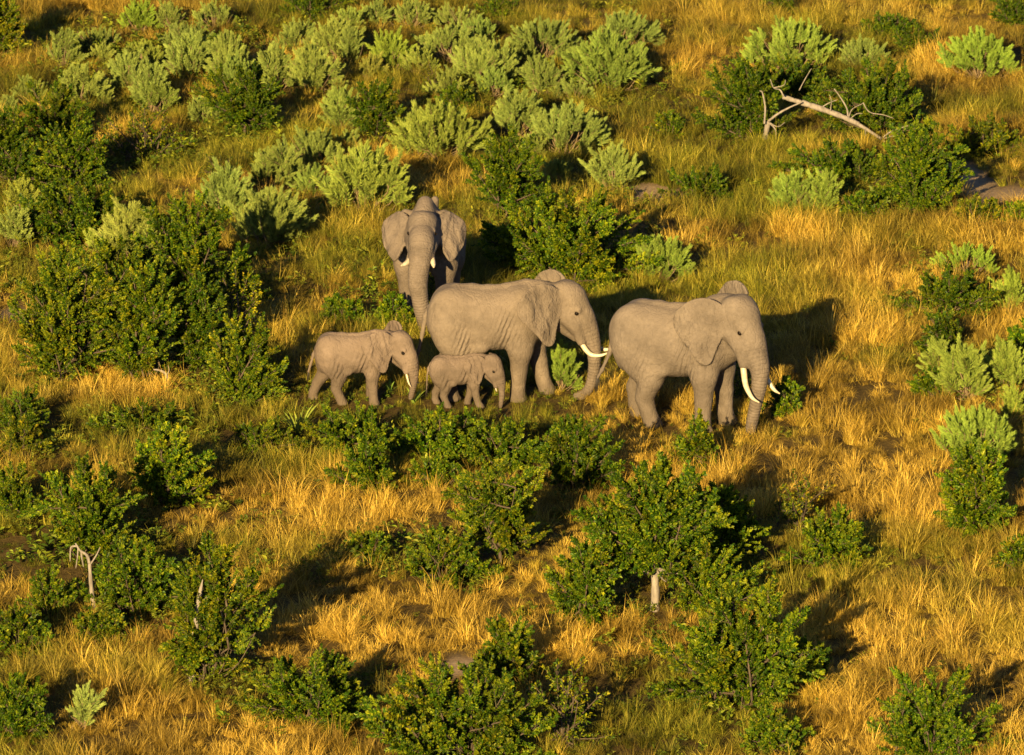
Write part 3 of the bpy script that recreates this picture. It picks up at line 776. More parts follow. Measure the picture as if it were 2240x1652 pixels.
SKIRT = []
GRP_L = 'leafy green shrubs growing in the grass'
def leafy(x0, x1, y0, y1, label, style='d', tone=(1, 1, 1), trunk=0.0, name='leafy_shrub', cat='shrub', thick=.035, pale=False):
    rng = np.random.default_rng(abs(int(x0 * 7 + y0 * 13)) + 5)
    g, W, H, s = footprint(x0, x1, y0, y1)
    H = H if style != 'l' else max(H, .5)
    W *= 1.25; H *= 1.12
    root = empty(name, g, 0); tag(root, label, cat, GRP_L)
    area = W * H
    if style == 's': cls, dens, cov = 'x', 6.0, .9
    elif W * H > 3.2: cls, dens, cov = 'l', 4.6, 1
    elif W * H > .9: cls, dens, cov = 'm', 8.5, 1
    else: cls, dens, cov = 's', 22.0, 1
    n = int(np.clip(dens * area * .95 + 6, 10, 54))
    z0 = trunk * H
    lobes = 0.58 + 0.58 * rng.random(6)
    starts = []
    for i in range(n):
        t = ((i + rng.random()) / n)
        phi = i * 2.39996 + rng.normal(0, .25)
        lob = lobes[int((phi % (2 * math.pi)) / (2 * math.pi) * 6)] * (0.85 + .25 * rng.random())
        inner = 1.0 if rng.random() < .75 else .6
        rr = math.sqrt(max(0.05, 1 - t ** 2.4)) * inner * lob
        tip = np.array([W / 2 * rr * math.cos(phi), W / 2 * .85 * rr * math.sin(phi), z0 * (1 if i % 5 else .72) + (H - z0) * (.14 + .86 * t * (0.76 + .24 * lob))])
        wood, fol, L = LIMBS[cls][rng.integers(len(LIMBS[cls]))]
        rad = tip * [1, 1, 0]; rl = np.linalg.norm(rad) / (W / 2)
        d = norm((rad / (W / 2) * (.9 if style != 'l' else .55) + np.array([0, 0, .36 + .55 * t]) + rng.normal(0, .28, 3))[None])[0]
        sc = np.clip((.55 + .3 * rng.random()) * max(H, W * .5) / L, .5, 1.05) if cls != 's' else np.clip(.5 + .6 * rng.random(), .5, 1.1) * np.clip(H / .45, .7, 1.2)
        st = tip - d * L * sc
        if st[2] < z0 * .8: st[2] = z0 * .8 + .02
        if st[2] < 0.0: st[2] = 0.0
        st[:2] *= .55
        dv = tip - st; ln_ = np.linalg.norm(dv); d = dv / max(ln_, 1e-6); sc = float(np.clip(ln_ / L, .45, 1.2)); st = tip - d * L * sc; st[2] = max(st[2], 0.0)
        wo = link('limb', wood, root); wo.matrix_local = orient(st, d, rng.random() * 6.28, sc)
        fo = link('foliage', fol, wo)
        k = .78 + .42 * rng.random()
        fo.color = (tone[0] * k * (1 + .25 * rng.random() * (rng.random() < .4)), tone[1] * k, tone[2] * k, 1)
        starts.append(st)
    # trunk: stems from the ground to the limbs
    tr = Geo(); mt = M['pale'] if pale else M['bark']
    fork = np.array([rng.normal(0, .04), rng.normal(0, .04), max(z0, .12 * H)])
    if trunk > 0:
        P = spline([[0, 0, -.05], fork * [.4, .4, .5] + rng.normal(0, .03, 3) * [1, 1, 0], fork, fork + [rng.normal(0, .08), rng.normal(0, .08), .32 * H]], 4)
        v, f, q = tube(P, np.linspace(thick * 1.35, thick * .8, len(P)) * (1 + .08 * np.sin(np.arange(len(P)) * 2.1)), 9); tr.add(v, f, q, np.zeros(len(v)))
    for st in starts:
        b = fork if trunk > 0 else np.array([st[0] * .15, st[1] * .15, -.03])
        if np.linalg.norm(st - b) < .05: continue
        P = spline([b, b * [.4, .4, .5] + st * [.6, .6, .5] + [0, 0, -.05], st], 4)
        v, f, q = tube(P, np.linspace(thick * .42, .007, len(P)), 5, False); tr.add(v, f, q, np.zeros(len(v)))
    link('trunk' if trunk > 0 else 'stem', tr.mesh('trunk', [mt]), root)
    SKIRT.append((g.x, g.y, W))
    return root

# ------------------------------------------------------------------ sage shrubs: woody stems that end in soft plumes
def plume_variant(seed, L=.62, nf=4):
    rng = np.random.default_rng(seed); fol = Geo()
    for i in range(nf):
        o = np.array([0, 0, L * (.18 + .14 * i * rng.random())]) if i else np.zeros(3)
        phi = i * 2.2 + rng.random()
        d = norm((np.array([math.cos(phi), math.sin(phi), 0]) * (.50 + .2 * rng.random()) * (i > 0) + [0, 0, 1])[None])[0]
        fl = (L * (.55 + .25 * rng.random())) if i else L
        bend = norm((d + [0, 0, .45] + rng.normal(0, .12, 3))[None])[0]
        P = spline([o, o + d * fl * .5, o + d * fl * .5 + bend * fl * .5], 4)
        v, f, q = tube(P, np.linspace(.010, .004, len(P)), 4, False); fol.add(v, f, q, np.zeros(len(v)), 1)
        m = int(230 * fl / .5)
        u = (.26 if i == 0 else .14) + (.76 if i == 0 else .88) * rng.random(m) ** .85
        u = np.minimum(u, 1.0)
        pos = np.stack([np.interp(u, np.linspace(0, 1, len(P)), P[:, c]) for c in range(3)], 1)
        a = rng.random(m) * 6.283
        s1 = norm(np.cross(bend, [.3, .2, 1.0])[None])[0]; s2 = np.cross(bend, s1)
        rad = np.cos(a)[:, None] * s1 + np.sin(a)[:, None] * s2
        env = np.clip((1.12 - u) * 1.5, .25, 1.1) * (.75 + .5 * rng.random(m))
        ld = rad * (1.0 - .6 * u[:, None]) + bend * (.55 + .6 * u[:, None]) + rng.normal(0, .2, (m, 3))
        upv = rad + rng.normal(0, .4, (m, 3))
        ll = (.05 + .075 * rng.random(m)) * (.55 + .6 * env)
        v, f, q = leaves(rng, pos + rad * .008, ld, upv, ll, ll * .13 + .003, .1)
        fol.add(v, f, q, np.repeat(np.clip(u * .8 + rng.normal(0, .15, m), 0, 1), 4))
    return fol.mesh('plume', [M['sage'], M['stem']], smooth=False)
PLUMES = [plume_variant(500 + i, .62, 3 + i % 3) for i in range(7)]

GRP_S = 'pale sage shrubs scattered over the grassland'
def sage(x0, x1, y0, y1, label, tone=(1, 1, 1)):
    rng = np.random.default_rng(abs(int(x0 * 5 + y0 * 11)) + 3)
    g, W, H, s = footprint(x0, x1, y0, y1, .2)
    W *= 1.18; H = max(H, .5) * 1.08
    h_ = rng.normal(0, .03, 2); tone = (tone[0] * (1 + h_[0] + h_[1]), tone[1] * (1 + h_[1]), tone[2] * (1 + h_[1] - h_[0]))
    root = empty('sage_shrub', g, 0); tag(root, label, 'shrub', GRP_S)
    n = int(np.clip(11.5 * W * H + 7, 8, 60)); L = .62
    sc0 = float(np.clip(H / 1.05, .72, 1.35))
    st_g = Geo()
    lobes = .6 + .55 * rng.random(5)
    for i in range(n):
        t = (i + rng.random()) / n
        phi = i * 2.39996 + rng.normal(0, .3)
        lob = lobes[int((phi % 6.2831) / 6.2832 * 5)] * (.85 + .25 * rng.random())
        rr = math.sqrt(max(.03, 1 - t ** 1.8)) * lob * (1 if rng.random() < .8 else .6)
        tip = np.array([W / 2 * rr * math.cos(phi), W / 2 * .85 * rr * math.sin(phi), H * (.34 + .68 * t * (.75 + .25 * lob))])
        d = norm((np.array([tip[0], tip[1], 0]) / (W / 2) * .75 + [0, 0, .75 + .25 * t] + rng.normal(0, .12, 3))[None])[0]
        sc = sc0 * (.68 + .58 * rng.random())
        if tip[2] < L * sc * d[2]: sc = max(.4, tip[2] / (L * d[2]))
        b = tip - d * L * sc; b[2] = max(b[2], .02)
        o = link('plume', PLUMES[rng.integers(len(PLUMES))], root); o.matrix_local = orient(b, d, rng.random() * 6.28, sc)
        k = .86 + .28 * rng.random(); o.color = (tone[0] * k, tone[1] * k, tone[2] * k, 1)
        b0 = np.array([b[0] * .25, b[1] * .25, -.03])
        P = spline([b0, (b0 + b) / 2 + rng.normal(0, .03, 3), b + d * .05], 3)
        v, f, q = tube(P, np.linspace(.020, .010, len(P)), 4, False); st_g.add(v, f, q, np.zeros(len(v)))
    for i in range(int(4 + 5 * W)):                                # dead and bare twigs
        a_ = rng.random() * 6.283; d = np.array([math.cos(a_), math.sin(a_), .5 + rng.random()]); d /= np.linalg.norm(d)
        L_ = (.35 + .35 * rng.random()) * max(W * .7, H); b0 = np.array([rng.normal(0, .06), rng.normal(0, .06), 0])
        P = spline([b0, b0 + d * L_ * .5 + rng.normal(0, .03, 3), b0 + d * L_ + [0, 0, .08]], 3)
        v, f, q = tube(P, np.linspace(.011, .004, len(P)), 4, False); st_g.add(v, f, q, np.zeros(len(v)))
    link('stem', st_g.mesh('stem', [M['stem']]), root)
    SKIRT.append((g.x, g.y, W * .8))
    return root

# trampled grass round the feet of the herd
for p in HERD:
    for leg in p['legs']:
        q = p['loc'] + Matrix.Rotation(p['yaw'], 3, 'Z') @ Vector((leg[-1][0] * p['scale'], leg[-1][1] * p['scale'], 0)); SKIRT.append((q.x, q.y, 2.6 * p['scale']))
    q = p['loc']; SKIRT.append((q.x, q.y - .6, 3.0 * p['scale']))

# ------------------------------------------------------------------ the shrubs of the photograph: measured box, what singles it out
YEL = (1.25, 1.12, .9); OLI = (1.15, .95, 1.0); DRK = (.72, .80, .8); BRT = (1.25, 1.3, 1.0)
SAGE = [
 (261, 348, 5, 74, 'rounded lime green sage shrub behind the others near the top left edge', (1.0, 1.1, .55)),
 (345, 400, 8, 72, 'small sage shrub squeezed between the lime green shrub and the greyish one'),
 (411, 528, 8, 72, 'greyish sage shrub with loose tips at the top of the picture'),
 (110, 172, 68, 152, 'tall narrow sage shrub standing alone in dark shade at upper left'),
 (195, 245, 100, 142, 'little sage shrub peeping out of the shade beside the tall narrow one'),
 (275, 360, 95, 168, 'sage shrub at the left end of the dense upper band', (1.05, 1.05, .85)),
 (236, 312, 120, 212, 'sage shrub leaning over its neighbour in the upper left band'),
 (293, 362, 145, 247, 'tall sage shrub hanging down to a point beside bare twigs'),
 (116, 216, 145, 238, 'broad sage shrub directly above the dark leafy bush on the far left'),
 (203, 250, 190, 236, 'stubby sage shrub at the lower edge of the broad one'),
 (366, 462, 82, 182, 'sage shrub in the middle of the dense upper band, with upright fingers'),
 (452, 552, 78, 182, 'sage shrub above the round leafy bush with the pale stem'),
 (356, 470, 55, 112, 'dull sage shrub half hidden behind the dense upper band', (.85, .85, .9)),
 (560, 642, 108, 204, 'sage shrub just above and right of the round leafy bush'),
 (636, 738, 104, 208, 'wide sage shrub whose right tips droop into brown shade'),
 (602, 700, 50, 120, 'sage shrub on the crest behind the wide drooping one'),
 (690, 784, 44, 138, 'sage shrub at the right end of the upper left band'),
 (402, 482, 214, 282, 'small sage shrub beside glowing orange grass and the round leafy bush'),
 (697, 792, 196, 294, 'sage shrub pressed against the left side of a small dark leafy bush', (1.02, 1.02, .9)),
 (616, 762, 288, 374, 'sage shrub at the back of the cluster left of the bull elephant'),
 (545, 668, 324, 424, 'rounded sage shrub in the middle of the cluster left of the bull elephant'),
 (436, 552, 374, 484, 'sage shrub at the left edge of the cluster, above bare straw'),
 (508, 682, 420, 548, 'large sage shrub at the bottom of the cluster left of the bull elephant'),
 (706, 884, 338, 470, 'spreading sage shrub just above the head of the bull elephant', (1.05, 1.08, .9)),
 (0, 98, 394, 474, 'yellowish sage shrub at the left edge of the picture', (1.1, 1.0, .7)),
 (0, 68, 458, 542, 'sage shrub below the yellowish one at the left edge'),
 (228, 352, 454, 578, 'pale greyish sage shrub tucked behind the big leafy thicket', (1.15, 1.1, 1.1)),
 (192, 220, 508, 562, 'single thin sage plume left of the pale greyish shrub', (1.2, 1.2, .9)),
 (0, 40, 212, 258, 'tiny sage shrub in the shade at the left edge'),
 (796, 858, 3, 64, 'sage shrub at the top edge, left of a pair'),
 (852, 948, 0, 64, 'sage shrub at the top edge with dark gaps between its fingers'),
 (946, 1068, 18, 72, 'low sage shrub at the top edge, in front of a dark bush'),
 (814, 906, 78, 158, 'yellow green sage shrub alone in orange grass', (1.0, 1.08, .65)),
 (772, 844, 124, 178, 'straw coloured sage shrub at the foot of the yellow green one', (1.1, .95, .9)),
 (746, 784, 62, 142, 'narrow sage shrub with blackish shade at its base'),
 (922, 1048, 64, 142, 'sage shrub at the upper left of the centre cluster'),
 (966, 1132, 94, 192, 'widest sage shrub of the upper centre cluster'),
 (942, 1018, 158, 222, 'drooping sage shrub below the widest one'),
 (1106, 1270, 48, 144, 'large sage shrub on the crest right of centre'),
 (1146, 1230, 128, 212, 'sage shrub around a blackish hollow, right of centre'),
 (1308, 1426, 28, 118, 'twin topped sage shrub at the upper edge of the right centre cluster'),
 (1254, 1428, 86, 204, 'big fan shaped sage shrub beside open golden grass', (1.0, 1.06, .85)),
 (1218, 1292, 184, 224, 'little sage shrub at the foot of the big fan shaped one'),
 (1068, 1192, 204, 304, 'sage shrub with a fork in its crown, above the small round leafy tree'),
 (1158, 1312, 236, 342, 'dense sage shrub ending the centre cluster towards open grass'),
 (854, 1058, 236, 358, 'dome shaped sage shrub standing clear above the bull elephant', (1.02, 1.06, .9)),
 (742, 784, 288, 338, 'small sage shrub at the edge of the cluster beside a dark leafy bush'),
 (1292, 1392, 326, 424, 'two pronged sage shrub beside bare soil above the wide leafy bush'),
 (1184, 1252, 366, 402, 'sage shrub lying wholly in blue shade'),
 (1638, 1832, 54, 156, 'large bright sage shrub behind the fallen tree', (1.0, 1.12, .85)),
 (1828, 1936, 88, 158, 'sage shrub right of the large bright one behind the fallen tree'),
 (2074, 2218, 78, 176, 'sage shrub with two clumps, alone near the upper right corner', (.92, 1.1, .7)),
 (1688, 1774, 378, 474, 'left half of a sage pair below the fallen tree', (1.02, 1.12, .85)),
 (1768, 1842, 378, 474, 'right half of a sage pair below the fallen tree', (1.02, 1.12, .85)),
 (1898, 1948, 418, 468, 'small sage shrub leaning on the tall bush below the fallen tree'),
 (1388, 1508, 524, 622, 'lone sage shrub between the wide leafy bush and the right elephant', (1.0, 1.1, .8)),
 (1188, 1266, 768, 858, 'wispy yellow green sage shrub in front of the middle elephant', (1.05, 1.1, .7)),
 (2046, 2184, 534, 610, 'bright lime sage shrub near the right edge, uppermost of its row', (1.05, 1.2, .65)),
 (2176, 2239, 598, 692, 'yellowish sage shrub cut by the right edge', (1.15, 1.12, .65)),
 (2020, 2078, 742, 824, 'slim sage shrub with a bare stem near the right edge', (1.08, 1.08, .85)),
 (2064, 2164, 762, 880, 'sage shrub spilling down the slope near the right edge', (1.08, 1.1, .85)),
 (2154, 2239, 752, 858, 'feathery sage shrub at the right edge beside a vivid green bush', (1.08, 1.1, .8)),
 (2190, 2239, 848, 928, 'sage shrub below the feathery one at the right edge', (1.05, 1.1, .75)),
 (2028, 2224, 894, 1022, 'largest sage shrub of the right side, above a leafy bush with bare stems', (.98, 1.12, .8)),
 (20, 112, 170, 226, 'dull sage shrub above the dark bushes on the far left', (.95, .95, .9)),
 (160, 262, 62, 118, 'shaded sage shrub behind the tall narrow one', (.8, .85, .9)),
 (470, 560, 130, 200, 'second sage shrub crowding the round leafy bush from above', (.95, 1, .9)),
 (300, 400, 188, 250, 'low sage shrub in a gap beside the drooping tall one', (.95, 1, .85)),
 (730, 800, 20, 78, 'sage shrub on the crest between the two upper bands', (.95, 1, .9)),
 (1040, 1120, 150, 214, 'sage shrub in the hollow under the widest one', (.95, 1, .9)),
 (880, 960, 108, 168, 'ragged sage shrub left below the upper centre cluster', (1.05, 1, .85)),
 (1010, 1090, 40, 96, 'sage shrub filling the back of the upper centre cluster', (.95, 1, .9)),
 (640, 720, 370, 440, 'sage shrub wedged between the spreading and the rounded one', (.95, 1, .85)),
 (1130, 1200, 300, 350, 'tattered sage shrub under the dense one at the open grass', (.95, .95, .85)),
 (152, 212, 1508, 1602, 'single silvery sage plume near the lower left corner', (1.3, 1.25, 1.3)),
]
for row in SAGE: sage(*row[:5], tone=row[5] if len(row) > 5 else (1, 1, 1))

LEAFY = [
 (-50, 44, -10, 128, 'yellow tipped leafy bush in the upper left corner', 'd', YEL),
 (50, 198, 196, 332, 'dark leafy bush below the sage band on the far left', 'd', DRK),
 (-30, 75, 262, 402, 'dark leafy bush cut by the left edge', 'd', DRK),
 (462, 604, 162, 312, 'round leafy bush on a thin pale stem among the sage shrubs', 'd', DRK, .22),
 (218, 402, 244, 356, 'thin olive bush with yellow flecks in the dip at upper left', 's', YEL),
 (98, 240, 298, 426, 'leafy bush dotted with small white blooms', 'd', (.85, .9, .8)),
 (84, 298, 428, 532, 'low dark bush between two sage shrubs on the left', 'l', DRK),
 (430, 525, 340, 404, 'small olive bush at the left end of the sage cluster', 's', OLI),
 (620, 738, -12, 48, 'dark bush cut by the top edge', 'd', DRK),
 (320, 510, 464, 690, 'tallest leafy bush of the big thicket on the left', 'd', (.95, 1, .9)),
 (32, 245, 580, 842, 'left half of the big thicket, with an olive crown', 'd', (1.05, .98, .9)),
 (228, 396, 596, 842, 'front bush of the big thicket with yellow flecked leaves', 'd', (1.0, 1.0, .9)),
 (168, 352, 548, 720, 'back bush in the middle of the big thicket', 'd', (.9, .95, .85)),
 (376, 482, 640, 812, 'shaded bush at the inner edge of the big thicket, beside the sapling', 'd', DRK),
 (476, 578, 602, 768, 'sparse yellow leaved sapling in front of deep shade', 's', (1.5, 1.25, .9), .15),
 (436, 632, 722, 892, 'leafy bush left of the half grown elephant', 'd', (1.12, 1.08, .95)),
 (0, 98, 866, 958, 'small dark bush at the left edge below the big thicket', 'd', DRK),
 (232, 412, 896, 958, 'low bush at the foot of the bright straw mound', 'l', (1, 1, 1)),
 (296, 432, 962, 1110, 'leafy bush with lit tips above the lower left thicket', 'd', BRT),
 (92, 300, 1036, 1228, 'broad leafy bush over the grey leaning dead stem', 'd', (.95, 1, .9)),
 (-20, 78, 1036, 1146, 'leafy bush at the left edge beside the broad one', 'd', (1, 1, 1)),
 (-10, 92, 925, 1010, 'dull bush low at the left edge', 'l', OLI),
 (196, 390, 1212, 1350, 'leafy bush right of the grey leaning dead stem', 'd', (.95, 1, .9)),
 (52, 160, 1260, 1360, 'small herb like bush at the lower left', 'l', (1.05, 1.05, 1)),
 (-6, 92, 1342, 1434, 'low bush at the left edge, lower part of the picture', 'l', (1.0, 1.0, 1)),
 (176, 284, 1346, 1416, 'knee high bush below the leaning dead stem', 'l', (1, 1, 1)),
 (346, 562, 1228, 1500, 'tall loose bush wrapped round a broken dead trunk', 'd', (1.08, 1.02, .9)),
 (-20, 108, 1496, 1625, 'leafy bush in the lower left corner', 'd', (.9, 1, .9)),
 (544, 852, 1446, 1596, 'wide low bush left of the bush at the bottom centre', 'd', (.95, 1, .9)),
 (770, 862, 1178, 1236, 'knee high bush in the shade strip left of the thin stemmed bush', 'l', (1, 1, 1)),
 (888, 1062, 1166, 1280, 'low spreading bush left of the thin stemmed bush', 'l', (1.05, 1.05, 1)),
 (1008, 1176, 1038, 1252, 'upright bush with several thin bare stems below the elephants', 'd', (1.02, 1.0, .9), .25),
 (1188, 1334, 934, 1082, 'dark bush half in shade below the front legs of the middle elephant', 'd', DRK),
 (1004, 1194, 938, 1024, 'low leafy bush below the baby elephant', 'l', (1.05, 1.05, .9)),
 (868, 1058, 922, 1012, 'low leafy bush in front of the baby elephant', 'l', (.95, 1.05, .9)),
 (688, 872, 908, 1002, 'low leafy bush in front of the half grown elephant', 'l', (.95, 1.02, .9)),
 (748, 864, 974, 1088, 'small bush below the low greenery of the young elephants', 'd', (.92, 1, .9)),
 (904, 1008, 1026, 1070, 'ankle high bush between strips of straw', 'l', (1.05, 1.05, 1)),
 (500, 640, 930, 1005, 'low bush behind the pale strap leaves', 'l', (1.0, 1.0, .9)),
 (1296, 1566, 1046, 1350, 'tree like leafy shrub on a thick pale trunk', 'd', (.98, 1.04, .95), .30, .065),
 (1218, 1346, 1212, 1376, 'bush left of the thick pale trunk', 'd', (.9, .98, .9)),
 (1490, 1668, 1086, 1240, 'bush with yellow tipped sprays right of the tree like shrub', 'd', BRT),
 (1480, 1632, 1214, 1348, 'middle bush of the column right of the pale trunk', 'd', (1.08, 1.05, .95)),
 (1486, 1750, 1318, 1572, 'largest bush of the column at lower right', 'd', (.95, 1.0, .9)),
 (1712, 1816, 1406, 1506, 'low side bush reaching out from the largest lower right bush', 'l', (.95, 1.1, .95)),
 (1752, 1880, 1132, 1262, 'small bush with a lone bright spray in golden grass', 'd', (1.08, 1.08, .9)),
 (1678, 1808, 1046, 1172, 'straggly half bare bush in shade above the small bright one', 's', OLI),
 (1928, 2150, 1486, 1672, 'loose leafy bush near the lower right corner', 'd', (.92, 1.02, .9)),
 (1632, 1738, 1562, 1646, 'low bush at the bottom edge right of centre', 'l', (1.05, 1.05, 1)),
 (1026, 1184, 1372, 1505, 'upper crown of the bush pair at the bottom centre', 'd', (1.05, 1.02, .9)),
 (832, 1206, 1480, 1690, 'broad leafy bush cut by the bottom edge', 'd', (1.05, 1.05, .95)),
 (1160, 1304, 1464, 1650, 'open bush with bright yellow sprays at the bottom edge', 's', (1.45, 1.25, .9)),
 (772, 862, 196, 312, 'small dark leafy bush among sage, above the bull elephant', 'd', DRK),
 (1028, 1184, 318, 484, 'rounded leafy tree with a few orange leaves, above the wide leafy bush', 'd', (.85, .92, .8), .16),
 (1074, 1394, 448, 622, 'wide leafy bush behind the middle elephant', 'd', (1.08, 1.12, .95)),
 (962, 1042, 202, 254, 'low dark bush between the sage clusters at top centre', 'l', DRK),
 (1042, 1134, -10, 44, 'dark bush at the top edge behind a low sage shrub', 'd', DRK),
 (920, 966, 142, 204, 'dull olive bush beside the widest sage shrub', 's', OLI),
 (1438, 1494, 256, 304, 'small green bush alone in the golden slope', 'l', (.95, 1, .9)),
 (1558, 1710, 148, 318, 'dark bush around the upright stump of the fallen tree', 'd', DRK),
 (1636, 1835, 146, 226, 'dark bush behind the broken end of the fallen tree', 'd', DRK),
 (1800, 2034, 158, 304, 'dark bush around the crown of the fallen tree', 'd', DRK),
 (1752, 1948, 322, 406, 'low dark bush right below the fallen tree', 'l', DRK),
 (1926, 2094, 298, 480, 'tall leafy bush beside the bare sandy ground', 'd', (.9, 1, .9)),
 (2078, 2214, 266, 344, 'low dull bush above the bare sandy ground', 'l', OLI),
 (1468, 1608, 378, 450, 'low dark bush on the open slope left of the sage pair', 'l', DRK),
 (1838, 1938, 438, 490, 'low bush in front of the little sage shrub at the right', 'l', (.85, .95, .9)),
 (1902, 1984, 44, 88, 'small dark bush high on the right slope', 'l', DRK),
 (1950, 2050, 62, 122, 'dark bush with a visible stem high on the right slope', 'd', DRK),
 (1682, 1738, -6, 38, 'dark little bush at the top edge right of centre', 'd', DRK),
 (2174, 2260, -10, 60, 'dark bush in the upper right corner', 'd', DRK),
 (2096, 2184, 446, 506, 'dull bush just below the bare sandy ground', 'l', OLI),
 (2194, 2260, 452, 508, 'vivid broad leaved bush at the right edge below the sand', 'l', BRT),
 (1986, 2174, 606, 700, 'dark bush below the bright lime sage shrub', 'd', DRK),
 (2032, 2096, 698, 786, 'black looking twiggy bush near the right edge', 'd', (.6, .65, .7)),
 (2186, 2270, 722, 796, 'vivid green bush at the right edge', 'd', (1.1, 1.25, .9)),
 (2056, 2204, 998, 1182, 'leafy bush with bare stems below the largest right side sage', 'd', (1.0, 1.08, .9)),
 (1676, 1748, 846, 914, 'small green bush at the trunk of the right elephant', 'l', (1.0, 1.05, .9)),
 (1580, 1648, 792, 886, 'thin green bush between the front legs and trunk of the right elephant', 's', (1.05, 1.1, .9)),
 (2002, 2074, 832, 872, 'low tufted bush left of the slope of sage', 'l', (.95, 1, .9)),
 (1488, 1566, 932, 1034, 'low green bush at the front foot of the right elephant', 'l', (1.0, 1.0, .9)),
 (2190, 2260, 1210, 1252, 'small green bush at the right edge in golden grass', 'l', (1.0, 1.0, .9)),
 (690, 800, 660, 715, 'low bush behind the half grown elephant', 'l', (.9, 1, .9)),
 (820, 905, 655, 725, 'small leafy bush at the feet of the bull elephant', 'l', (1.05, 1.1, .9)),
]
for row in LEAFY:
    leafy(*row[:5], style=row[5], tone=row[6], trunk=row[7] if len(row) > 7 else 0.0, thick=row[8] if len(row) > 8 else .03, pale=len(row) > 8)

# ------------------------------------------------------------------ the fallen tree, dead trunks, strap leaved plants
g0, s0 = ground_at(1672, 320)
def up_at(px, py, dy=0.0):
    """point in the upright plane through the stump, DY metres deeper"""
    return np.array([(px - 1672) / s0, dy, (320 - py) / s0 / CP - dy * SP / CP])
def wood(name, pts, r0, r1, parent, material, sides=9, knots=True):
    P = spline(pts, 6); n_ = len(P); rr = np.linspace(r0, r1, n_)
    if knots: rr = rr * (1 + .14 * np.sin(np.arange(n_) * 1.9 + 1) * np.sin(np.arange(n_) * .7))
    v, f, q = tube(P, rr, sides); ge = Geo(); ge.add(v, f, q, np.zeros(len(v)))
    return link(name, ge.mesh(name, [material]), parent)
ft = empty('fallen_tree', g0); tag(ft, 'pale fallen tree with a long bare trunk lying across dark bushes', 'tree')
wood('stump', [up_at(1670, 322), up_at(1674, 295), up_at(1679, 266)], .075, .06, ft, M['pale'])
wood('trunk', [up_at(1712, 212, .2), up_at(1732, 219, .12), up_at(1752, 225, .05), up_at(1795, 240, -.05), up_at(1840, 257, -.15), up_at(1880, 276, -.25), up_at(1925, 305, -.3)], .062, .038, ft, M['pale'])
wood('trunk_butt', [up_at(1752, 225, .05), up_at(1800, 241, -.05), up_at(1842, 257, -.15), up_at(1876, 273, -.25)], .075, .06, ft, M['pale'])
for pts, r in (([(1679, 266), (1700, 250), (1726, 236), (1752, 225)], .035), ([(1679, 268), (1694, 284), (1696, 312)], .022), ([(1682, 270), (1700, 278), (1716, 268)], .016),
               ([(1712, 212), (1704, 198), (1690, 194), (1682, 176)], .022), ([(1690, 194), (1712, 188), (1716, 176)], .014), ([(1670, 272), (1672, 236), (1666, 205), (1660, 200)], .028),
               ([(1853, 262), (1850, 238), (1836, 214), (1822, 196)], .024), ([(1853, 262), (1862, 240), (1884, 228)], .016), ([(1856, 262), (1872, 250), (1884, 250)], .014),
               ([(1798, 234), (1812, 226), (1828, 220)], .016), ([(1925, 305), (1948, 288), (1984, 276)], .022), ([(1925, 305), (1944, 300), (1975, 290)], .014), ([(1925, 305), (1950, 318), (1976, 340)], .012),
               ([(1885, 226), (1900, 246), (1930, 252), (1952, 260)], .016), ([(1745, 200), (1760, 172), (1772, 152)], .014), ([(1890, 280), (1893, 302)], .02), ([(1814, 243), (1816, 222), (1812, 208)], .013)):
    wood('branch', [up_at(a, b, -.12 + .1 * math.sin(a)) for a, b in pts], r, r * .5, ft, M['pale'], 6)

def dead(label, pts, radii, branches=(), dy=-.35):
    g0_, s_ = ground_at(*pts[0]); root = empty('dead_trunk', g0_); tag(root, label, 'dead trunk', 'dead grey trunks standing in the bushes')
    q = lambda a, b: np.array([(a - pts[0][0]) / s_, dy, (pts[0][1] - b) / s_ / CP - .05 + (-dy - .35) * SP / CP])
    P = spline([q(*p) for p in pts], 5); rr = np.interp(np.linspace(0, 1, len(P)), np.linspace(0, 1, len(radii)), radii)
    v, f, t = tube(P, rr * (1 + .1 * np.sin(np.arange(len(P)) * 2.3)), 9); ge = Geo(); ge.add(v, f, t, np.zeros(len(v))); link('trunk', ge.mesh('trunk', [M['pale']]), root)
    for br, r in branches: wood('branch', [q(*p) for p in br], r, r * .45, root, M['pale'], 6)
dead('grey leaning dead stem with drooping side branches at lower left', [(212, 1332), (207, 1300), (203, 1265), (200, 1212)], [.05, .045, .04, .03],
     [([(200, 1214), (194, 1196), (180, 1186), (170, 1170)], .035), ([(182, 1186), (184, 1205), (187, 1222)], .022), ([(172, 1176), (160, 1180), (158, 1210)], .022), ([(203, 1215), (216, 1195), (224, 1178)], .018), ([(176, 1180), (174, 1200), (170, 1225)], .016)])
dead('pointed silvery dead trunk rising out of the tall loose bush', [(424, 1470), (428, 1420), (430, 1385), (436, 1330), (443, 1280), (450, 1246)], [.06, .058, .055, .05, .045, .008],
     [([(430, 1395), (424, 1410), (416, 1432)], .02), ([(440, 1300), (452, 1290), (458, 1284)], .016)], dy=-.72)
dead('short split grey stem low in the wide left thicket', [(372, 838), (366, 806), (352, 796), (338, 794)], [.035, .03, .024, .014], [([(366, 808), (372, 796), (370, 786)], .014)])
dead('thin straight dead stick standing in the shade behind the sapling', [(540, 762), (538, 735), (536, 700)], [.022, .018, .010])

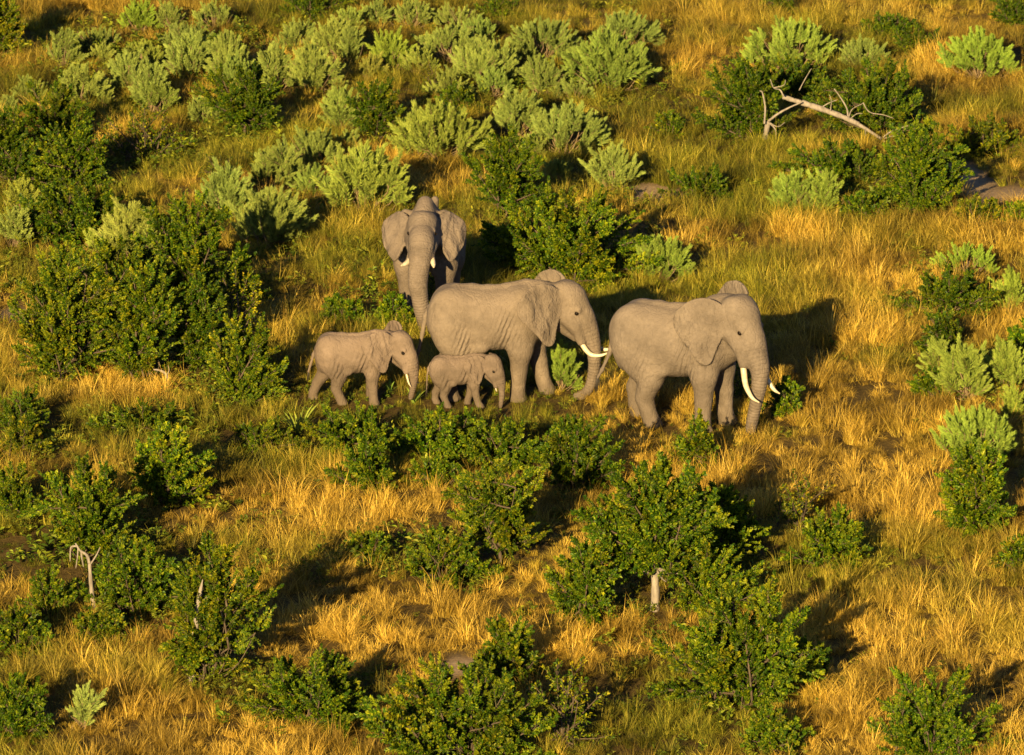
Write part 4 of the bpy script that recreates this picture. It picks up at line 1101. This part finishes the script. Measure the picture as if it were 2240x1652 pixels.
def strap(px, py, n_, L, label, tone):
    g_, s_ = ground_at(px, py); root = empty('strap_leaved_plant', g_); tag(root, label, 'plant', 'pale plants with long strap leaves')
    rng = np.random.default_rng(int(px))
    for i in range(n_):
        az = rng.random() * 6.283; le = .15 + .55 * rng.random(); l_ = L * (.7 + .5 * rng.random())
        h_ = np.array([math.cos(az), math.sin(az), 0]); sd_ = np.array([-math.sin(az), math.cos(az), 0])
        ks = np.linspace(0, 1, 6); P = h_ * (l_ * ks * math.sin(le) + .25 * l_ * ks ** 2.2 * le)[:, None] + np.array([0, 0, 1]) * (l_ * ks * math.cos(le) * (1 - .25 * ks))[:, None]
        w_ = .028 * (1 - ks ** 3) + .003
        V_ = np.stack([P - sd_ * w_[:, None], P + h_ * .006, P + sd_ * w_[:, None]], 1).reshape(-1, 3)
        F_ = np.concatenate([[3 * k + c, 3 * k + c + 1, 3 * k + c + 4, 3 * k + c + 3] for k in range(5) for c in range(2)])
        me = mesh_np('leaf_blade', V_, F_, np.full(10, 4), [M['sage']], None, True, {'tip': np.repeat(ks, 3)})
        o = link('leaf_blade', me, root); o.color = (*tone, 1)
strap(652, 952, 16, .75, 'larger clump of pale strap leaves left below the half grown elephant', (1.1, 1.05, .75))
strap(928, 1022, 12, .36, 'small spiky clump of pale leaves below the baby elephant', (1.5, 1.3, .8))
strap(905, 884, 9, .42, 'pale broad blades just in front of the baby elephant', (1.0, 1.1, .75))
strap(850, 862, 8, .40, 'spiky green blades under the trunk of the half grown elephant', (.75, .95, .7))

# ------------------------------------------------------------------ grass and herbs (nobody could count them)
def tuft(seed, nb, lmin, lmax, lean, wid, rad, curl=.5):
    rng = np.random.default_rng(seed)
    a = rng.random(nb) * 6.283; r0 = rad * np.sqrt(rng.random(nb))
    base = np.stack([np.cos(a) * r0, np.sin(a) * r0, np.zeros(nb)], 1)
    az = a + rng.normal(0, .9, nb); le = lean * (0.25 + rng.random(nb))
    L = lmin + (lmax - lmin) * rng.random(nb) ** 1.3
    w = wid * (.6 + .8 * rng.random(nb))
    h = np.stack([np.cos(az), np.sin(az), np.zeros(nb)], 1); s = np.stack([-np.sin(az + rng.normal(0, .6, nb)), np.cos(az), np.zeros(nb)], 1)
    cu = curl * (.3 + 1.1 * rng.random(nb))
    pts = [base]; ang = le.copy(); cur = base
    for k in range(4):
        step = L / 4
        cur = cur + h * (np.sin(ang) * step)[:, None] + np.array([0, 0, 1]) * (np.cos(ang) * step)[:, None]
        pts.append(cur); ang = np.minimum(ang + cu * (.4 + .25 * k), 2.5)
    ws = [1, .95, .75, .45]
    V = []
    for k in range(4): V += [pts[k] - s * (w * ws[k])[:, None], pts[k] + s * (w * ws[k])[:, None]]
    V.append(pts[4])
    V = np.stack(V, 1).reshape(-1, 3)                       # 9 verts a blade
    o = (np.arange(nb) * 9)[:, None]
    quads = np.concatenate([o + np.array([[2 * k, 2 * k + 1, 2 * k + 3, 2 * k + 2]]) for k in range(3)], 1).reshape(nb, 3, 4)
    tris = o + np.array([[6, 7, 8]])
    F = np.concatenate([quads.reshape(nb, 12), tris], 1).ravel(); tot = np.tile([4, 4, 4, 3], nb)
    tip = np.tile([0, 0, .3, .3, .6, .6, .85, .85, 1.0], nb); br = np.repeat(rng.random(nb), 9)
    return mesh_np('tuft', V, F, tot, [M['grass']], None, True, {'tip': tip, 'br': br})

def herb(seed, nl, hgt, leaf):
    rng = np.random.default_rng(seed); g = Geo()
    ns = max(3, nl // 8)
    for i in range(ns):
        az = rng.random() * 6.283; d = np.array([math.cos(az) * .6, math.sin(az) * .6, 1.0]) ; d /= np.linalg.norm(d)
        L = hgt * (.5 + .6 * rng.random()); b = rng.normal(0, .04, 3) * [1, 1, 0]
        u = .2 + .8 * rng.random(8); pos = b + d * (L * u)[:, None]
        a = rng.random(8) * 6.283
        ld = np.stack([np.cos(a), np.sin(a), .35 + .5 * rng.random(8)], 1)
        ll = leaf * (.6 + .7 * rng.random(8))
        v, f, q = leaves(rng, pos, ld, np.tile([0, 0, 1.], (8, 1)) + rng.normal(0, .4, (8, 3)), ll, ll * .5); g.add(v, f, q, np.repeat(u, 4))
    V = np.concatenate(g.v)
    return mesh_np('herb', V, np.concatenate(g.f), np.concatenate(g.t), [M['herb']], None, False, {'tip': np.concatenate(g.a), 'br': np.repeat(rng.random(len(V) // 4), 4)})

def scatter(name, variants, P, idx, rot, scl, tint, val, material):
    """one object of kind stuff: a point for every tuft, geometry nodes put a tuft on it"""
    me = bpy.data.meshes.new(name); me.vertices.add(len(P)); me.vertices.foreach_set('co', P.astype(np.float32).ravel())
    for k, v in (('idx', idx),):
        a = me.attributes.new(k, 'INT', 'POINT'); a.data.foreach_set('value', v.astype(np.int32))
    for k, v in (('rot', rot), ('scl', scl)):
        a = me.attributes.new(k, 'FLOAT_VECTOR', 'POINT'); a.data.foreach_set('vector', v.astype(np.float32).ravel())
    for k, v in (('tint', tint), ('val', val)):
        a = me.attributes.new(k, 'FLOAT', 'POINT'); a.data.foreach_set('value', v.astype(np.float32))
    me.materials.append(material)
    o = link(name, me); tag(o, kind='stuff')
    ng = bpy.data.node_groups.new(name, 'GeometryNodeTree')
    ng.interface.new_socket('Geometry', in_out='INPUT', socket_type='NodeSocketGeometry'); ng.interface.new_socket('Geometry', in_out='OUTPUT', socket_type='NodeSocketGeometry')
    N, Lk = ng.nodes, ng.links
    gi, go = N.new('NodeGroupInput'), N.new('NodeGroupOutput')
    iop = N.new('GeometryNodeInstanceOnPoints'); Lk.new(gi.outputs[0], iop.inputs['Points']); Lk.new(iop.outputs[0], go.inputs[0])
    join = N.new('GeometryNodeJoinGeometry')
    for v in reversed(variants):
        src = bpy.data.objects.new('tuft_source', v)
        oi = N.new('GeometryNodeObjectInfo'); oi.inputs['Object'].default_value = src
        g2 = N.new('GeometryNodeGeometryToInstance'); Lk.new(oi.outputs['Geometry'], g2.inputs[0]); Lk.new(g2.outputs[0], join.inputs[0])
    Lk.new(join.outputs[0], iop.inputs['Instance']); iop.inputs['Pick Instance'].default_value = True
    def named(nm, dt):
        a = N.new('GeometryNodeInputNamedAttribute'); a.data_type = dt; a.inputs['Name'].default_value = nm; return a.outputs['Attribute']
    Lk.new(named('idx', 'INT'), iop.inputs['Instance Index'])
    er = N.new('FunctionNodeEulerToRotation'); Lk.new(named('rot', 'FLOAT_VECTOR'), er.inputs[0]); Lk.new(er.outputs[0], iop.inputs['Rotation'])
    Lk.new(named('scl', 'FLOAT_VECTOR'), iop.inputs['Scale'])
    md = o.modifiers.new('scatter', 'NODES'); md.node_group = ng
    return o

TUFTS = [tuft(1, 100, .28, .60, .5, .0042, .11, .5), tuft(2, 110, .22, .52, .75, .0040, .14, .7), tuft(3, 80, .32, .72, .4, .0042, .10, .5),
         tuft(4, 100, .12, .34, .95, .0040, .17, .9), tuft(5, 95, .2, .42, 1.15, .0040, .19, .8), tuft(6, 60, .4, .82, .55, .0038, .11, .65), tuft(7, 26, .55, .95, .45, .0032, .14, .55)]
HERBS = [herb(11 + i, 30 + 8 * (i % 3), .24 + .06 * (i % 4), .075 + .02 * (i % 2)) for i in range(6)]

def field(n, seed):
    """random ground points inside the camera's view with a margin"""
    rng = np.random.default_rng(seed)
    y = rng.uniform(-50, 92, n); x = rng.uniform(-1, 1, n)
    yc = y - cam.location.y
    hw = yc / CP * HALF_W * 1.0 + 3.5
    keep = rng.random(n) < hw / hw.max()
    x = x * hw
    return x[keep], y[keep], rng
x, y, rng = field(88000, 21)
sand = sand_at(x, y); green = green_at(x, y)
clump = vnoise(x, y, .55, 3) * .6 + vnoise(x, y, 1.6, 4) * .4
broad = vnoise(x, y, .14, 6)
keep = (rng.random(len(x)) > sand * 1.3) & (rng.random(len(x)) < .34 + 1.45 * clump) & (rng.random(len(x)) > .45 * green)
x, y, sand, green, clump, broad = [q[keep] for q in (x, y, sand, green, clump, broad)]
n_ = len(x)
under = np.zeros(n_)
for (sx_, sy_, w_) in SKIRT: under = np.maximum(under, blob(x, y, sx_, sy_, w_ * .42, w_ * .42))
tall = np.clip(clump * 1.5 - .25 + rng.normal(0, .15, n_) - .3 * broad + .15, 0, 1)
idx = np.where(tall > .62, rng.choice([0, 2, 5, 1, 6], n_), np.where(tall > .38, rng.choice([0, 1, 1, 4, 6], n_), rng.choice([3, 4, 1], n_)))
sz = (.56 + .52 * tall + rng.normal(0, .1, n_)) * (1 - .5 * under) * (1 - .3 * green)
sz = np.clip(sz, .35, 1.35)
tint = np.clip(.42 + 1.9 * (vnoise(x, y, .34, 7) - .5) - .75 * gold_at(x, y) + .9 * green + .25 * (broad - .4) + rng.normal(0, .22, n_) + .25 * under - .4 * np.clip(tall - .55, 0, 1), 0, 1)
val = np.clip(.90 + .22 * gold_at(x, y) + 1.1 * (vnoise(x, y, .9, 14) - .5) + .5 * (clump - .5) + rng.normal(0, .18, n_), .35, 1.5)
wind = vnoise(x, y, .45, 12) * 9.0; lean = .55 * np.clip(vnoise(x, y, .8, 13) - .35, 0, 1)
spin = rng.random(n_) * 6.283
rot = np.stack([lean * np.sin(wind) + rng.normal(.0, .14, n_), lean * np.cos(wind) + rng.normal(.0, .14, n_), spin], 1)
scatter('dry_grass', TUFTS, np.stack([x, y, height(x, y) - .01], 1), idx, rot, np.stack([sz * 1.1, sz * 1.1, sz], 1), tint, val, M['grass'])

x, y, rng = field(42000, 33)
green = green_at(x, y); sand = sand_at(x, y)
pn = vnoise(x, y, .5, 9) * .55 + vnoise(x, y, 1.3, 10) * .45
under = np.zeros(len(x))
for (sx_, sy_, w_) in SKIRT: under = np.maximum(under, blob(x, y, sx_, sy_, w_ * .62, w_ * .62))
prob = np.clip((green * 1.2 + .6 * under + (pn - .52) * 1.7), 0, 1) * (1 - sand)
keep = rng.random(len(x)) < prob
x, y, green, under, pn = [q[keep] for q in (x, y, green, under, pn)]
n_ = len(x)
sz = np.clip(.68 + .75 * green + rng.normal(0, .22, n_), .4, 1.7)
for p in HERD: sz = sz * (1 - .55 * blob(x, y, p['loc'].x, p['loc'].y - .5, 2.2 * p['scale'] + .4, 2.4 * p['scale'] + .5))
tint = np.clip(.35 + .8 * green + .3 * under + rng.normal(0, .25, n_), 0, 1)
val = np.clip(1.0 + rng.normal(0, .2, n_), .5, 1.5)
rot = np.stack([rng.normal(0, .2, n_), rng.normal(0, .2, n_), rng.random(n_) * 6.283], 1)
scatter('green_undergrowth', HERBS, np.stack([x, y, height(x, y)], 1), rng.integers(0, 6, n_), rot, np.stack([sz, sz, sz], 1), tint, val, M['herb'])
